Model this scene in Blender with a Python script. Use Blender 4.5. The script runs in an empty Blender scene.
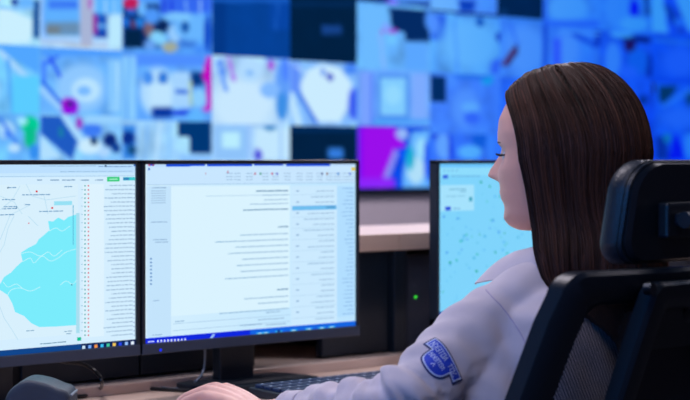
import bpy, bmesh, math, random
import numpy as np
from mathutils import Vector, Matrix, noise

random.seed(7)
rng = np.random.default_rng(7)
scn = bpy.context.scene
COL = scn.collection
PI = math.pi
A = math.radians(46.0)          # the desk row runs 46 degrees off the camera's axis
SA, CA = math.sin(A), math.cos(A)
CAMZ, FPX = 1.15, 2000.0
DESK = 0.74


def P(px, py, d):
    """world point seen at photo pixel px,py at depth d (measuring aid)"""
    t = (px - 345.0) / FPX
    return Vector((d * (SA + t * CA), d * (CA - t * SA), CAMZ - (py - 160.0) / FPX * d))


def onplane(px, py, Y):
    t = (px - 345.0) / FPX
    s = Y / (CA - t * SA)
    return (s * (SA + t * CA), CAMZ - (py - 160.0) / FPX * s)


def toplane_px(X, Z, Y):
    xc = X * CA - Y * SA
    d = X * SA + Y * CA
    return (345 + FPX * xc / d, 160 + (CAMZ - Z) * FPX / d)


def s2l(c):
    out = []
    for v in c[:3]:
        v = v / 255.0
        out.append(v / 12.92 if v <= 0.04045 else ((v + 0.055) / 1.055) ** 2.4)
    return out


# ------------------------------------------------------------------ materials
def mat(name, rgb, rough=0.5, metal=0.0, bump=0.0, bscale=200.0, var=0.0, vscale=8.0, spec=None, sheen=0.0, sss=0.0, stretch=None, coat=0.0):
    m = bpy.data.materials.new(name)
    m.use_nodes = True
    nt = m.node_tree
    b = nt.nodes['Principled BSDF']
    lin = s2l(rgb)
    b.inputs['Base Color'].default_value = (*lin, 1)
    b.inputs['Roughness'].default_value = rough
    b.inputs['Metallic'].default_value = metal
    if spec is not None:
        b.inputs['Specular IOR Level'].default_value = spec
    if sheen:
        b.inputs['Sheen Weight'].default_value = sheen
    if sss:
        b.inputs['Subsurface Weight'].default_value = sss
        b.inputs['Subsurface Radius'].default_value = (0.01, 0.004, 0.002)
    if coat:
        b.inputs['Coat Weight'].default_value = coat
    tc = nt.nodes.new('ShaderNodeTexCoord')
    mp = nt.nodes.new('ShaderNodeMapping')
    nt.links.new(tc.outputs['Object'], mp.inputs['Vector'])
    if stretch:
        mp.inputs['Scale'].default_value = stretch
    if var:
        n = nt.nodes.new('ShaderNodeTexNoise')
        n.inputs['Scale'].default_value = vscale
        n.inputs['Detail'].default_value = 6
        nt.links.new(mp.outputs['Vector'], n.inputs['Vector'])
        r = nt.nodes.new('ShaderNodeValToRGB')
        r.color_ramp.elements[0].position = 0.3
        r.color_ramp.elements[1].position = 0.7
        r.color_ramp.elements[0].color = (*[v * (1 - var) for v in lin], 1)
        r.color_ramp.elements[1].color = (*[min(1, v * (1 + var)) for v in lin], 1)
        nt.links.new(n.outputs['Fac'], r.inputs['Fac'])
        nt.links.new(r.outputs['Color'], b.inputs['Base Color'])
    if bump:
        n2 = nt.nodes.new('ShaderNodeTexNoise')
        n2.inputs['Scale'].default_value = bscale
        nt.links.new(mp.outputs['Vector'], n2.inputs['Vector'])
        bp = nt.nodes.new('ShaderNodeBump')
        bp.inputs['Strength'].default_value = bump
        bp.inputs['Distance'].default_value = 0.002
        nt.links.new(n2.outputs['Fac'], bp.inputs['Height'])
        nt.links.new(bp.outputs['Normal'], b.inputs['Normal'])
    return m


def emis(name, rgb=None, strength=1.0, attr=False, sampling=None):
    m = bpy.data.materials.new(name)
    m.use_nodes = True
    nt = m.node_tree
    nt.nodes.clear()
    o = nt.nodes.new('ShaderNodeOutputMaterial')
    e = nt.nodes.new('ShaderNodeEmission')
    e.inputs['Strength'].default_value = strength
    if attr:
        a = nt.nodes.new('ShaderNodeAttribute')
        a.attribute_name = 'Col'
        nt.links.new(a.outputs['Color'], e.inputs['Color'])
    else:
        e.inputs['Color'].default_value = (*s2l(rgb), 1)
    nt.links.new(e.outputs[0], o.inputs['Surface'])
    return m


M = dict(
    black=mat('black_plastic', (22, 33, 46), 0.42, bump=0.15, bscale=600, var=0.12),
    bezel=mat('bezel_plastic', (52, 64, 88), 0.5, bump=0.1, bscale=700, var=0.08),
    chairblack=mat('chair_plastic', (12, 24, 37), 0.36, bump=0.15, bscale=500, var=0.1),
    leather=mat('dark_leather', (14, 30, 46), 0.42, bump=0.35, bscale=260, var=0.12),
    meshfab=mat('mesh_weave', (36, 42, 54), 0.6, var=0.1),
    metal=mat('dark_metal', (60, 66, 76), 0.3, metal=0.9, var=0.05),
    wood=mat('pale_laminate', (216, 190, 174), 0.4, bump=0.1, bscale=60, var=0.10, vscale=6, stretch=(1, 14, 14)),
    wood2=mat('pale_edge_laminate', (228, 206, 194), 0.4, var=0.07, vscale=5, stretch=(1, 12, 12)),
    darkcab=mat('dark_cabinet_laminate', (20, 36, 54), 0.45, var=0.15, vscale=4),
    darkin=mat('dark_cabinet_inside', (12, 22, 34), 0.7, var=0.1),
    greywall=mat('painted_wall', (120, 112, 122), 0.8, bump=0.1, bscale=90, var=0.05),
    floor=mat('floor_carpet', (48, 50, 60), 0.95, bump=0.4, bscale=400, var=0.2, vscale=40),
    ceil=mat('ceiling_paint', (110, 112, 122), 0.9, var=0.04),
    skin=mat('skin', (226, 172, 158), 0.48, bump=0.12, bscale=700, var=0.05, vscale=30, sss=0.12),
    lip=mat('lips', (186, 104, 108), 0.4, var=0.05),
    nail=mat('nail', (222, 168, 172), 0.25, var=0.03),
    shirt=mat('white_uniform_cotton', (200, 192, 205), 0.85, bump=0.25, bscale=900, var=0.03, vscale=14, sheen=0.2),
    shirtin=mat('collar_lining', (186, 176, 205), 0.9, bump=0.2, bscale=900, var=0.04),
    navy=mat('navy_trouser', (28, 32, 52), 0.9, bump=0.2, bscale=700, var=0.1),
    shoe=mat('black_shoe', (18, 18, 20), 0.35, var=0.1),
    patchblue=mat('patch_blue', (14, 60, 200), 0.7, bump=0.3, bscale=1500, var=0.12, vscale=60),
    patchnavy=mat('patch_navy_border', (26, 34, 104), 0.75, bump=0.3, bscale=1500, var=0.1),
    patchwhite=mat('patch_white_thread', (188, 204, 240), 0.8, bump=0.3, bscale=1500, var=0.05),
    eye=mat('eye_white', (215, 215, 225), 0.2, var=0.02),
    iris=mat('iris_brown', (60, 36, 24), 0.15, var=0.1),
    lash=mat('lash_black', (14, 12, 16), 0.6, var=0.05),
    keycap=mat('keycap', (16, 44, 84), 0.4, var=0.1),
    legend=mat('key_legend', (205, 215, 235), 0.6, var=0.03),
    rubber=mat('cable_rubber', (16, 18, 24), 0.35, var=0.1),
    greycable=mat('grey_cable', (120, 132, 150), 0.35, var=0.05),
    mouse=mat('mouse_shell', (34, 44, 70), 0.3, var=0.1),
    speaker=mat('speaker_shell', (26, 44, 66), 0.5, bump=0.5, bscale=900, var=0.2, vscale=30),
    frame=mat('ceiling_light_frame', (170, 172, 180), 0.5, var=0.03),
)
M['screen'] = emis('screen_image', attr=True, strength=1.0)
M['feed'] = emis('video_feed_image', attr=True, strength=1.0)
M['led_g'] = emis('green_led', (60, 230, 60), 1.6)
M['led_b'] = emis('blue_led', (30, 50, 255), 1.2)
M['lamp'] = emis('ceiling_lamp_diffuser', (215, 222, 255), 3.0)

# hair: colour varies strand by strand
hm = bpy.data.materials.new('brown_hair')
hm.use_nodes = True
nt = hm.node_tree
b = nt.nodes['Principled BSDF']
at = nt.nodes.new('ShaderNodeAttribute'); at.attribute_name = 'Col'
nt.links.new(at.outputs['Color'], b.inputs['Base Color'])
b.inputs['Roughness'].default_value = 0.5
b.inputs['Specular IOR Level'].default_value = 0.2
M['hair'] = hm


# ------------------------------------------------------------------ object helpers
def tag(o, label=None, cat=None, group=None, kind=None):
    if label: o['label'] = label
    if cat: o['category'] = cat
    if group: o['group'] = group
    if kind: o['kind'] = kind
    return o


def empty(name, loc, label=None, cat=None, group=None):
    o = bpy.data.objects.new(name, None)
    o.empty_display_size = 0.05
    COL.objects.link(o)
    o.location = loc
    return tag(o, label, cat, group)


def link(name, me, mats, parent=None, smooth=False, off=None):
    if not isinstance(mats, (list, tuple)): mats = [mats]
    for m_ in mats: me.materials.append(m_)
    o = bpy.data.objects.new(name, me)
    COL.objects.link(o)
    if parent is not None:
        o.parent = parent
        loc = Vector(parent_world(parent))
        o.matrix_parent_inverse = Matrix.Identity(4)
        o.location = -loc + Vector((0, 0, 0))
    if smooth:
        for p in me.polygons: p.use_smooth = True
    return o


def parent_world(p):
    v = Vector(p.location)
    while p.parent is not None:
        p = p.parent
        v += Vector(p.location)
    return v


class MB:
    """collects shapes in world coordinates into ONE mesh"""
    def __init__(self):
        self.bm = bmesh.new()

    def box(self, x0, x1, y0, y1, z0, z1, mi=0, bev=0.0, seg=2, M4=None):
        r = bmesh.ops.create_cube(self.bm, size=1.0)
        vs = r['verts']
        for v in vs:
            v.co = Vector(((x0 + x1) / 2 + v.co.x * (x1 - x0), (y0 + y1) / 2 + v.co.y * (y1 - y0), (z0 + z1) / 2 + v.co.z * (z1 - z0)))
        fs = set(f for v in vs for f in v.link_faces)
        for f in fs: f.material_index = mi
        if bev > 0:
            es = list(set(e for v in vs for e in v.link_edges))
            rr = bmesh.ops.bevel(self.bm, geom=es, offset=bev, segments=seg, profile=0.5, affect='EDGES')
            vs = list(set(vs) & set(self.bm.verts) | set(rr['verts'])) if False else [v for v in rr['verts']] + [v for v in vs if v.is_valid]
            for f in rr['faces']: f.material_index = mi
        if M4 is not None:
            for v in set(vs): v.co = M4 @ v.co
        return self

    def prism(self, pts, axis, a0, a1, mi=0, bev=0.0):
        """polygon pts (2d) extruded along axis 'x','y' or 'z' from a0 to a1"""
        def mk(p, a):
            return {'x': (a, p[0], p[1]), 'y': (p[0], a, p[1]), 'z': (p[0], p[1], a)}[axis]
        v0 = [self.bm.verts.new(mk(p, a0)) for p in pts]
        v1 = [self.bm.verts.new(mk(p, a1)) for p in pts]
        n = len(pts)
        fs = [self.bm.faces.new(v0), self.bm.faces.new(v1[::-1])]
        for i in range(n):
            fs.append(self.bm.faces.new((v0[i], v1[i], v1[(i + 1) % n], v0[(i + 1) % n])))
        for f in fs: f.material_index = mi
        bmesh.ops.recalc_face_normals(self.bm, faces=fs)
        if bev:
            es = list(set(e for f in fs[:2] for e in f.edges))
            rr = bmesh.ops.bevel(self.bm, geom=es, offset=bev, segments=2, profile=0.5, affect='EDGES')
            for f in rr['faces']: f.material_index = mi
        return self

    def tube(self, pts, rad, n=12, mi=0, cap=True, sq=1.0, up=None):
        """tube through pts; rad number or list; sq squashes along the second normal"""
        pts = [Vector(p) for p in pts]
        if not isinstance(rad, (list, tuple)): rad = [rad] * len(pts)
        rings = []
        prev = None
        for i, p in enumerate(pts):
            t = (pts[min(i + 1, len(pts) - 1)] - pts[max(i - 1, 0)]).normalized()
            if prev is None:
                u = Vector(up) if up is not None else (Vector((0, 0, 1)) if abs(t.z) < 0.9 else Vector((1, 0, 0)))
                prev = u
            u = (prev - t * prev.dot(t)).normalized()
            prev = u
            w = t.cross(u)
            r = rad[i]
            ru, rw = (r if isinstance(r, tuple) else (r * sq, r))
            rings.append([self.bm.verts.new(p + u * ru * math.cos(2 * PI * k / n) + w * rw * math.sin(2 * PI * k / n)) for k in range(n)])
        fs = []
        for a, b_ in zip(rings, rings[1:]):
            for k in range(n):
                fs.append(self.bm.faces.new((a[k], a[(k + 1) % n], b_[(k + 1) % n], b_[k])))
        if cap:
            fs.append(self.bm.faces.new(rings[0][::-1])); fs.append(self.bm.faces.new(rings[-1]))
        for f in fs: f.material_index = mi
        return self

    def grid(self, fn, nu, nv, mi=0, close_u=False, caps=False):
        vs = [[self.bm.verts.new(fn(i / (nu if close_u else nu - 1), j / (nv - 1))) for i in range(nu)] for j in range(nv)]
        fs = []
        for j in range(nv - 1):
            for i in range(nu if close_u else nu - 1):
                fs.append(self.bm.faces.new((vs[j][i], vs[j][(i + 1) % nu], vs[j + 1][(i + 1) % nu], vs[j + 1][i])))
        if caps:
            fs.append(self.bm.faces.new(vs[0][::-1])); fs.append(self.bm.faces.new(vs[-1]))
        for f in fs: f.material_index = mi
        return self

    def sphere(self, c, r, mi=0, u=20, v=14):
        if not isinstance(r, tuple): r = (r, r, r)
        rr = bmesh.ops.create_uvsphere(self.bm, u_segments=u, v_segments=v, radius=1.0)
        for w in rr['verts']:
            w.co = Vector((c[0] + w.co.x * r[0], c[1] + w.co.y * r[1], c[2] + w.co.z * r[2]))
            for f in w.link_faces: f.material_index = mi
        return self

    def mesh(self, name):
        bmesh.ops.recalc_face_normals(self.bm, faces=self.bm.faces[:])
        me = bpy.data.meshes.new(name)
        self.bm.to_mesh(me)
        self.bm.free()
        return me

    def build(self, name, mats, parent=None, smooth=False):
        return link(name, self.mesh(name), mats, parent, smooth)


def shade_auto(o, ang=35):
    me = o.data
    for p in me.polygons: p.use_smooth = True
    bm = bmesh.new(); bm.from_mesh(me)
    for e in bm.edges:
        if len(e.link_faces) == 2 and e.calc_face_angle(0) > math.radians(ang): e.smooth = False
    bm.to_mesh(me); bm.free()
    return o


def voxel(me, size, smooth_it=4, factor=0.5):
    """fuse overlapping closed shapes into one continuous surface"""
    o = bpy.data.objects.new('tmp', me)
    COL.objects.link(o)
    r = o.modifiers.new('r', 'REMESH'); r.mode = 'VOXEL'; r.voxel_size = size
    if smooth_it:
        s = o.modifiers.new('s', 'SMOOTH'); s.factor = factor; s.iterations = smooth_it
    dg = bpy.context.evaluated_depsgraph_get()
    out = bpy.data.meshes.new_from_object(o.evaluated_get(dg))
    bpy.data.objects.remove(o)
    return out


def displace(me, fn):
    me.update()
    n = len(me.vertices)
    no = np.zeros(n * 3); me.vertices.foreach_get('normal', no)
    co = np.zeros(n * 3); me.vertices.foreach_get('co', co)
    no = no.reshape(-1, 3); co = co.reshape(-1, 3)
    co = co + no * fn(co)[:, None]
    me.vertices.foreach_set('co', co.ravel())
    me.update()


def spline(pts, n):
    """Catmull-Rom through 3d or nd tuples"""
    pts = [np.array(p, float) for p in pts]
    pts = [2 * pts[0] - pts[1]] + pts + [2 * pts[-1] - pts[-2]]
    segs = len(pts) - 3
    out = []
    for k in range(n):
        u = k / (n - 1) * segs
        i = min(int(u), segs - 1); f = u - i
        p0, p1, p2, p3 = pts[i:i + 4]
        out.append(0.5 * ((2 * p1) + (-p0 + p2) * f + (2 * p0 - 5 * p1 + 4 * p2 - p3) * f * f + (-p0 + 3 * p1 - 3 * p2 + p3) * f ** 3))
    return out


# ------------------------------------------------------------------ the room
RX0, RX1, RY0, RY1, RH = -1.6, 9.0, -1.8, 4.9, 2.9
def struct(name, mb, m, parent=None, smooth=False):
    o = mb.build(name, m, parent, smooth); o['kind'] = 'structure'; return o
struct('floor', MB().box(RX0, RX1, RY0, RY1, -0.1, 0), M['floor'])
struct('ceiling', MB().box(RX0, RX1, RY0, RY1, RH, RH + 0.1), M['ceil'])
struct('wall_back', MB().box(RX0, RX1, RY1, RY1 + 0.1, 0, RH), M['greywall'])
struct('wall_front', MB().box(RX0, RX1, RY0 - 0.1, RY0, 0, RH), M['greywall'])
struct('wall_left', MB().box(RX0 - 0.1, RX0, RY0, RY1, 0, RH), M['greywall'])
struct('wall_right', MB().box(RX1, RX1 + 0.1, RY0, RY1, 0, RH), M['greywall'])
struct('baseboard_back', MB().box(RX0, RX1, RY1 - 0.015, RY1, 0, 0.09), M['darkcab'])

# ceiling lights; the front pair is added to brighten shirt, desk and shelf
k = 0
for (x, y, e, c) in ((0.7, 0.9, 20, (1.0, 0.90, 0.98)), (3.9, 1.5, 18, (1.0, 0.90, 0.96)), (2.0, 3.0, 24, (1.0, 0.90, 0.96)), (4.4, 3.7, 52, (1.0, 0.90, 0.98)), (6.8, 2.6, 14, (0.6, 0.7, 1.0))):
    r = empty('ceiling_light', (x, y, RH), 'recessed rectangular ceiling lamp above the control desk', 'ceiling light', 'recessed lamps in the ceiling')
    MB().box(x - .62, x + .62, y - .32, y + .32, RH - 0.04, RH, bev=0.004).build('frame', M['frame'], r)
    MB().box(x - .58, x + .58, y - .28, y + .28, RH - 0.046, RH - 0.038).build('diffuser', M['lamp'], r)
    l = bpy.data.lights.new('lamp', 'AREA'); l.shape = 'RECTANGLE'; l.size = 1.1; l.size_y = 0.5
    l.energy = e; l.color = c
    lo = bpy.data.objects.new('lamp_light', l); COL.objects.link(lo); lo.location = (x, y, RH - 0.06)

for (x, y, ry_) in ((-1.5, 1.6, PI / 2),):  # unseen strip added for blue tint and a blue rim on the chair
    r = empty('added_blue_strip', (x, y, 1.9), 'added blue fill light strip on the unseen left wall', 'light strip')
    MB().box(RX0, RX0 + .05, y - 1.3, y + 1.3, 1.55, 1.95, bev=.004).build('frame', M['frame'], r)
    MB().box(RX0 + .05, RX0 + .06, y - 1.27, y + 1.27, 1.58, 1.92).build('diffuser', emis('blue_fill_diffuser', (60, 120, 255), 3.0), r)
    l = bpy.data.lights.new('strip', 'AREA'); l.shape = 'RECTANGLE'; l.size = 0.34; l.size_y = 2.5
    l.energy = 30; l.color = (0.0, 0.33, 1.0)
    lo = bpy.data.objects.new('blue_fill_light', l); COL.objects.link(lo); lo.location = (RX0 + .08, y, 1.75); lo.rotation_euler = (0, -PI / 2, 0)

# ------------------------------------------------------------------ video wall
YW = 4.74
W1, W2, PB, SB, DB, NV, BLK = (225, 245, 255), (185, 220, 255), (125, 185, 255), (80, 150, 255), (25, 90, 235), (8, 62, 132), (2, 34, 66)
def R_(x0, y0, x1, y1, c, s=1.5): return ('r', x0, y0, x1, y1, c, s)
def E_(x, y, rx, ry, c, s=0.35, a=1.0, rot=0.0): return ('e', x, y, rx, ry, c, s, a, rot)
def G_(pts, c): return ('p', pts, c)
def L_(x0, y0, x1, y1, w, c, a=1.0): return ('l', x0, y0, x1, y1, w, c, a)

feeds = [
 # x0, x1, ytop, ybot, base, ops
 (-60, 40, 44, 113, (130, 205, 255), [G_([(-60, 44), (40, 44), (40, 75), (0, 50)], (95, 175, 255)), L_(0, 52, 40, 90, 6, (190, 225, 255)), L_(8, 60, 12, 113, 3, (90, 170, 250)), R_(12, 76, 40, 116, (105, 215, 255), 3), E_(-20, 90, 20, 20, (170, 220, 255))]),
 (-60, 40, 113, 188, (120, 190, 255), [E_(30, 125, 9, 9, (0, 215, 150)), E_(30, 137, 6, 11, (10, 200, 140)), E_(22, 121, 5, 4, (180, 245, 255)), E_(6, 130, 9, 9, (190, 225, 255)), E_(8, 134, 4, 4, (90, 150, 250)), E_(14, 148, 6, 4, (210, 235, 255)), L_(0, 118, 16, 142, 3, (70, 130, 240)), E_(34, 152, 5, 8, (60, 150, 240))]),
 (-60, 40, -30, 44, (190, 235, 255), [G_([(-2, 5), (33, 20), (30, 43), (-4, 43)], (235, 252, 255)), R_(33, 0, 40, 38, (20, 80, 150), 3), E_(15, 2, 4, 4, (10, 50, 150)), E_(26, 3, 8, 6, (120, 190, 255)), L_(0, 8, 33, 8, 3, (140, 200, 255))]),
 (40, 122, -28, 49, (195, 225, 255), [R_(44, -28, 80, 36, (110, 185, 255), 2), R_(48, 0, 78, 9, (70, 130, 245), 3), R_(46, 22, 80, 35, (120, 150, 180), 4), R_(46, 26, 60, 34, (130, 135, 140), 3), R_(80, -10, 93, 46, (195, 190, 215), 2), E_(90, 3, 3, 6, (200, 120, 200)), R_(94, 12, 108, 38, (30, 90, 190), 3), E_(95, 24, 2.5, 12, (170, 50, 160)), R_(97, 24, 108, 28, (120, 180, 240), 2), R_(98, 32, 107, 37, (10, 60, 170), 2), R_(108, 17, 122, 48, (215, 245, 255), 2), R_(95, -10, 122, 14, (110, 190, 255), 3), L_(105, 0, 105, 14, 2, (200, 230, 255)), L_(114, 0, 114, 14, 2, (200, 230, 255)), L_(40, 42, 90, 46, 2.5, (215, 190, 190)), R_(40, 38, 80, 42, (190, 215, 255), 2), R_(92, 42, 108, 49, (205, 215, 240), 2), L_(41, 0, 44, 36, 3, (150, 190, 255))]),
 (40, 122, 49, 115, (120, 185, 255), [E_(82, 88, 26, 24, (165, 210, 255)), E_(86, 90, 14, 12, (215, 240, 255)), E_(84, 91, 7, 5, (140, 195, 255)), L_(42, 66, 64, 52, 3, (40, 90, 245)), L_(48, 54, 60, 76, 3, (35, 80, 245)), L_(44, 62, 44, 82, 4, (80, 140, 255)), L_(43, 82, 62, 104, 3, (40, 100, 235)), L_(42, 90, 66, 114, 6, (175, 215, 255)), R_(108, 60, 122, 112, (155, 210, 255), 3), L_(118, 62, 116, 112, 2, (200, 235, 255)), L_(105, 62, 105, 108, 2, (110, 180, 255)), E_(70, 107, 8.5, 9, (170, 10, 225)), E_(66, 103, 4, 5, (190, 10, 210)), E_(70, 104, 3, 3, (40, 40, 120)), R_(40, 49, 122, 56, (90, 165, 255), 3)]),
 (40, 122, 115, 188, (150, 205, 255), [G_([(40, 116), (60, 116), (78, 142), (72, 160), (40, 133)], (35, 95, 195)), E_(61, 132, 3, 5, (30, 130, 170)), G_([(40, 135), (62, 158), (40, 160)], (205, 235, 255)), L_(64, 115, 82, 141, 5, (200, 230, 255)), E_(79, 123, 3.5, 6, (180, 60, 200)), E_(92, 130, 10, 7, (70, 130, 245)), E_(90, 146, 12, 8, (235, 248, 255)), E_(94, 141, 4, 4, (10, 60, 110)), E_(110, 140, 7, 7, (8, 40, 120)), E_(116, 148, 5, 5, (20, 70, 150)), E_(104, 152, 6, 5, (200, 225, 255)), R_(85, 115, 122, 124, (175, 220, 255), 3)]),
 (122, 212, -28, 54, (95, 165, 250), [R_(123, 4, 160, 48, (12, 48, 110), 3), E_(131, 3, 8, 6, (225, 30, 90)), E_(131, 12, 5, 4, (40, 100, 200)), E_(126, 22, 4, 5, (30, 110, 210)), E_(142, 9, 5, 7, (120, 190, 255)), E_(149, 28, 5, 9, (140, 100, 110)), E_(133, 24, 3, 4, (110, 60, 90)), E_(140, 22, 5, 5, (40, 130, 220)), R_(124, 30, 142, 48, (3, 38, 72), 3), E_(158, 38, 9, 7, (150, 220, 255)), E_(163, 26, 6, 7, (10, 40, 90)), E_(152, 16, 8, 8, (90, 160, 250)), E_(177, 33, 9, 9, (175, 215, 255)), E_(170, 47, 8, 5, (190, 180, 150)), E_(150, 45, 6, 5, (120, 170, 240)), E_(188, 42, 9, 6, (70, 130, 220)), R_(160, -28, 212, 13, (60, 110, 240), 3), L_(164, 0, 164, 13, 2, (30, 50, 210)), L_(171, 0, 172, 14, 2, (25, 50, 220)), L_(185, 0, 188, 15, 2, (130, 180, 255)), L_(200, 0, 201, 15, 2, (150, 190, 255)), E_(193, 28, 18, 13, (120, 190, 255)), E_(178, 17, 14, 5, (140, 205, 255)), E_(208, 34, 4, 20, (20, 80, 200)), E_(185, 27, 4, 6, (25, 90, 170)), E_(200, 50, 6, 4, (80, 150, 250))]),
 (122, 212, 54, 121, (110, 175, 255), [R_(122, 54, 205, 66, (90, 150, 255), 4), R_(122, 56, 136, 120, (160, 215, 255), 3), L_(129, 58, 127, 118, 2, (100, 170, 250)), E_(158, 92, 18, 24, (205, 232, 255)), E_(148, 78, 5, 7, (80, 150, 240)), E_(163, 78, 5, 6, (60, 130, 220)), R_(150, 84, 172, 108, (220, 240, 255), 3), R_(172, 72, 190, 108, (190, 222, 255), 3), R_(175, 90, 188, 94, (60, 110, 220), 1.5), R_(191, 72, 203, 86, (5, 60, 130), 2), L_(190, 82, 192, 106, 2.5, (205, 215, 150)), E_(199, 98, 7, 9, (160, 215, 255)), R_(152, 107, 172, 118, (10, 60, 160), 2), R_(172, 110, 192, 115, (10, 40, 220), 1.5), E_(195, 117, 9, 7, (110, 190, 255)), G_([(207, 56), (212, 56), (212, 108), (208, 112), (202, 111), (207, 104), (206, 84), (202, 76)], (230, 5, 190))]),
 (122, 212, 121, 188, (180, 220, 255), [G_([(178, 121), (212, 121), (212, 154), (190, 154), (190, 137), (178, 137)], (0, 58, 118)), R_(122, 125, 136, 160, (60, 140, 230), 3), E_(128, 138, 7, 7, (10, 50, 140)), E_(132, 150, 5, 5, (20, 80, 130)), L_(148, 124, 145, 160, 2, (140, 195, 255)), L_(160, 124, 156, 160, 4, (210, 235, 255)), L_(170, 124, 168, 160, 2, (150, 205, 255)), R_(180, 155, 212, 165, (160, 205, 255), 2)]),
 (212, 290, -28, 57, (6, 68, 150), [R_(213, 0, 226, 56, (4, 58, 135), 4), R_(270, 0, 290, 30, (8, 72, 165), 4), L_(278, 4, 276, 28, 2, (40, 110, 210), 0.6), R_(212, -2, 290, 2, (30, 100, 200), 2)]),
 (290, 357, -28, 62, BLK, [R_(322, 25, 342, 34, (25, 70, 140), 2), R_(290, 2, 357, 6, (5, 45, 90), 2)]),
 (212, 290, 57, 124, (195, 222, 255), [E_(243, 105, 34, 30, (232, 244, 255), 0.6), E_(250, 70, 12, 12, (205, 230, 255)), L_(229, 58, 234, 80, 3.5, (200, 120, 240)), L_(218, 62, 226, 90, 4, (110, 160, 250)), L_(222, 60, 226, 76, 2, (60, 120, 240)), E_(271, 65, 2.5, 6, (195, 30, 220)), E_(283, 84, 8, 26, (110, 165, 250)), E_(282, 106, 6, 14, (70, 150, 230)), E_(270, 90, 10, 8, (150, 195, 255)), R_(265, 54, 290, 60, (90, 150, 245), 2), E_(250, 73, 4, 3, (150, 195, 250)), E_(286, 70, 4, 12, (90, 140, 255))]),
 (290, 357, 62, 126, (150, 195, 255), [G_([(299, 86), (308, 70), (322, 64), (340, 68), (352, 84), (350, 104), (340, 122), (318, 122), (308, 108)], (235, 248, 255)), E_(330, 77, 3, 4, (60, 70, 200)), E_(323, 72, 2.5, 4, (110, 150, 240)), L_(298, 92, 316, 122, 3.5, (50, 110, 230)), L_(290, 95, 298, 122, 8, (215, 238, 255)), E_(354, 104, 6, 16, (70, 100, 240)), R_(290, 62, 300, 92, (110, 150, 250), 3), L_(296, 66, 304, 72, 3, (190, 215, 255)), R_(345, 62, 357, 74, (80, 140, 245), 3)]),
 (212, 290, 124, 188, (190, 220, 255), [R_(214, 126, 248, 160, (165, 205, 250), 3), R_(222, 132, 240, 148, (215, 250, 255), 3), R_(255, 128, 290, 160, (225, 243, 255), 3), E_(270, 128, 6, 3, (60, 140, 200)), L_(250, 126, 250, 160, 2, (170, 195, 250)), E_(258, 155, 4, 6, (90, 80, 220)), L_(281, 130, 281, 160, 2, (170, 205, 250))]),
 (290, 357, 126, 188, BLK, [R_(328, 148, 343, 158, (60, 130, 220), 2), R_(290, 128, 357, 132, (4, 48, 96), 2)]),
 (357, 430, 4, 70, (115, 185, 255), [G_([(389, 8), (430, 10), (430, 42), (406, 41), (404, 32), (393, 31), (391, 22)], (4, 44, 100)), R_(360, 6, 388, 68, (125, 195, 255), 3), L_(382, 32, 396, 31, 3, (200, 30, 200)), E_(386, 28, 4, 5, (150, 170, 255)), E_(433, 20, 8, 12, (90, 155, 255)), L_(380, 34, 384, 68, 3, (150, 190, 255)), R_(405, 42, 428, 70, (105, 175, 255), 3)]),
 (357, 430, 70, 126, (120, 175, 255), [R_(360, 72, 374, 126, (140, 170, 255), 3), R_(377, 74, 410, 122, (90, 150, 240), 2), R_(381, 78, 406, 115, (150, 215, 255), 2), R_(412, 74, 427, 124, (145, 180, 255), 3), L_(372, 74, 372, 124, 2, (90, 130, 250)), E_(393, 95, 8, 10, (170, 228, 255)), R_(374, 119, 430, 124, (90, 170, 250), 2)]),
 (357, 430, 126, 188, (5, 75, 225), [G_([(358, 127), (396, 127), (402, 140), (406, 146), (396, 150), (384, 188), (358, 188)], (180, 15, 235)), G_([(394, 150), (399, 152), (386, 188), (379, 188)], (160, 150, 245)), E_(402, 134, 6, 6, (175, 195, 250)), G_([(412, 132), (430, 130), (430, 188), (402, 188), (404, 166)], (120, 190, 255)), E_(416, 170, 9, 14, (205, 235, 250)), E_(410, 158, 4, 12, (20, 180, 210)), E_(422, 148, 6, 10, (180, 235, 255)), R_(358, 127, 362, 188, (140, 10, 240), 1.5), E_(427, 160, 3, 20, (40, 90, 240)), R_(358, 178, 395, 188, (165, 40, 250), 4)]),
 (357, 430, -56, 4, (12, 50, 140), [R_(357, -20, 378, 4, (8, 40, 110), 3), R_(390, -10, 430, 2, (100, 165, 255), 3), E_(392, 3, 6, 3, (150, 80, 240))]),
 (430, 497, -50, 12, (90, 150, 255), [R_(430, -10, 458, 12, (120, 185, 255), 4), G_([(458, 0), (476, 0), (474, 12), (461, 12)], (15, 70, 190)), E_(486, 4, 6, 6, (90, 160, 255))]),
 (497, 543, -50, 18, (2, 40, 82), [E_(504, 12, 3, 3, (15, 60, 110))]),
 (543, 600, -50, 28, (85, 155, 255), [E_(568, 8, 20, 14, (110, 180, 255)), R_(543, 20, 600, 28, (60, 120, 250), 3), L_(545, 0, 545, 26, 3, (30, 80, 235))]),
 (600, 652, -50, 32, (80, 150, 255), [E_(634, 9, 5, 9, (5, 10, 245)), L_(646, -6, 648, 14, 4, (10, 60, 130)), E_(618, 8, 12, 20, (95, 165, 255)), E_(634, 24, 14, 8, (120, 190, 255))]),
 (652, 720, -50, 36, (35, 95, 240), [G_([(650, -10), (662, -10), (668, 32), (650, 32)], (135, 200, 255)), G_([(672, -10), (700, -10), (700, 36), (688, 30)], (130, 195, 255)), L_(667, 6, 674, 22, 5, (8, 70, 170)), E_(680, 22, 6, 4, (70, 140, 255))]),
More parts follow.
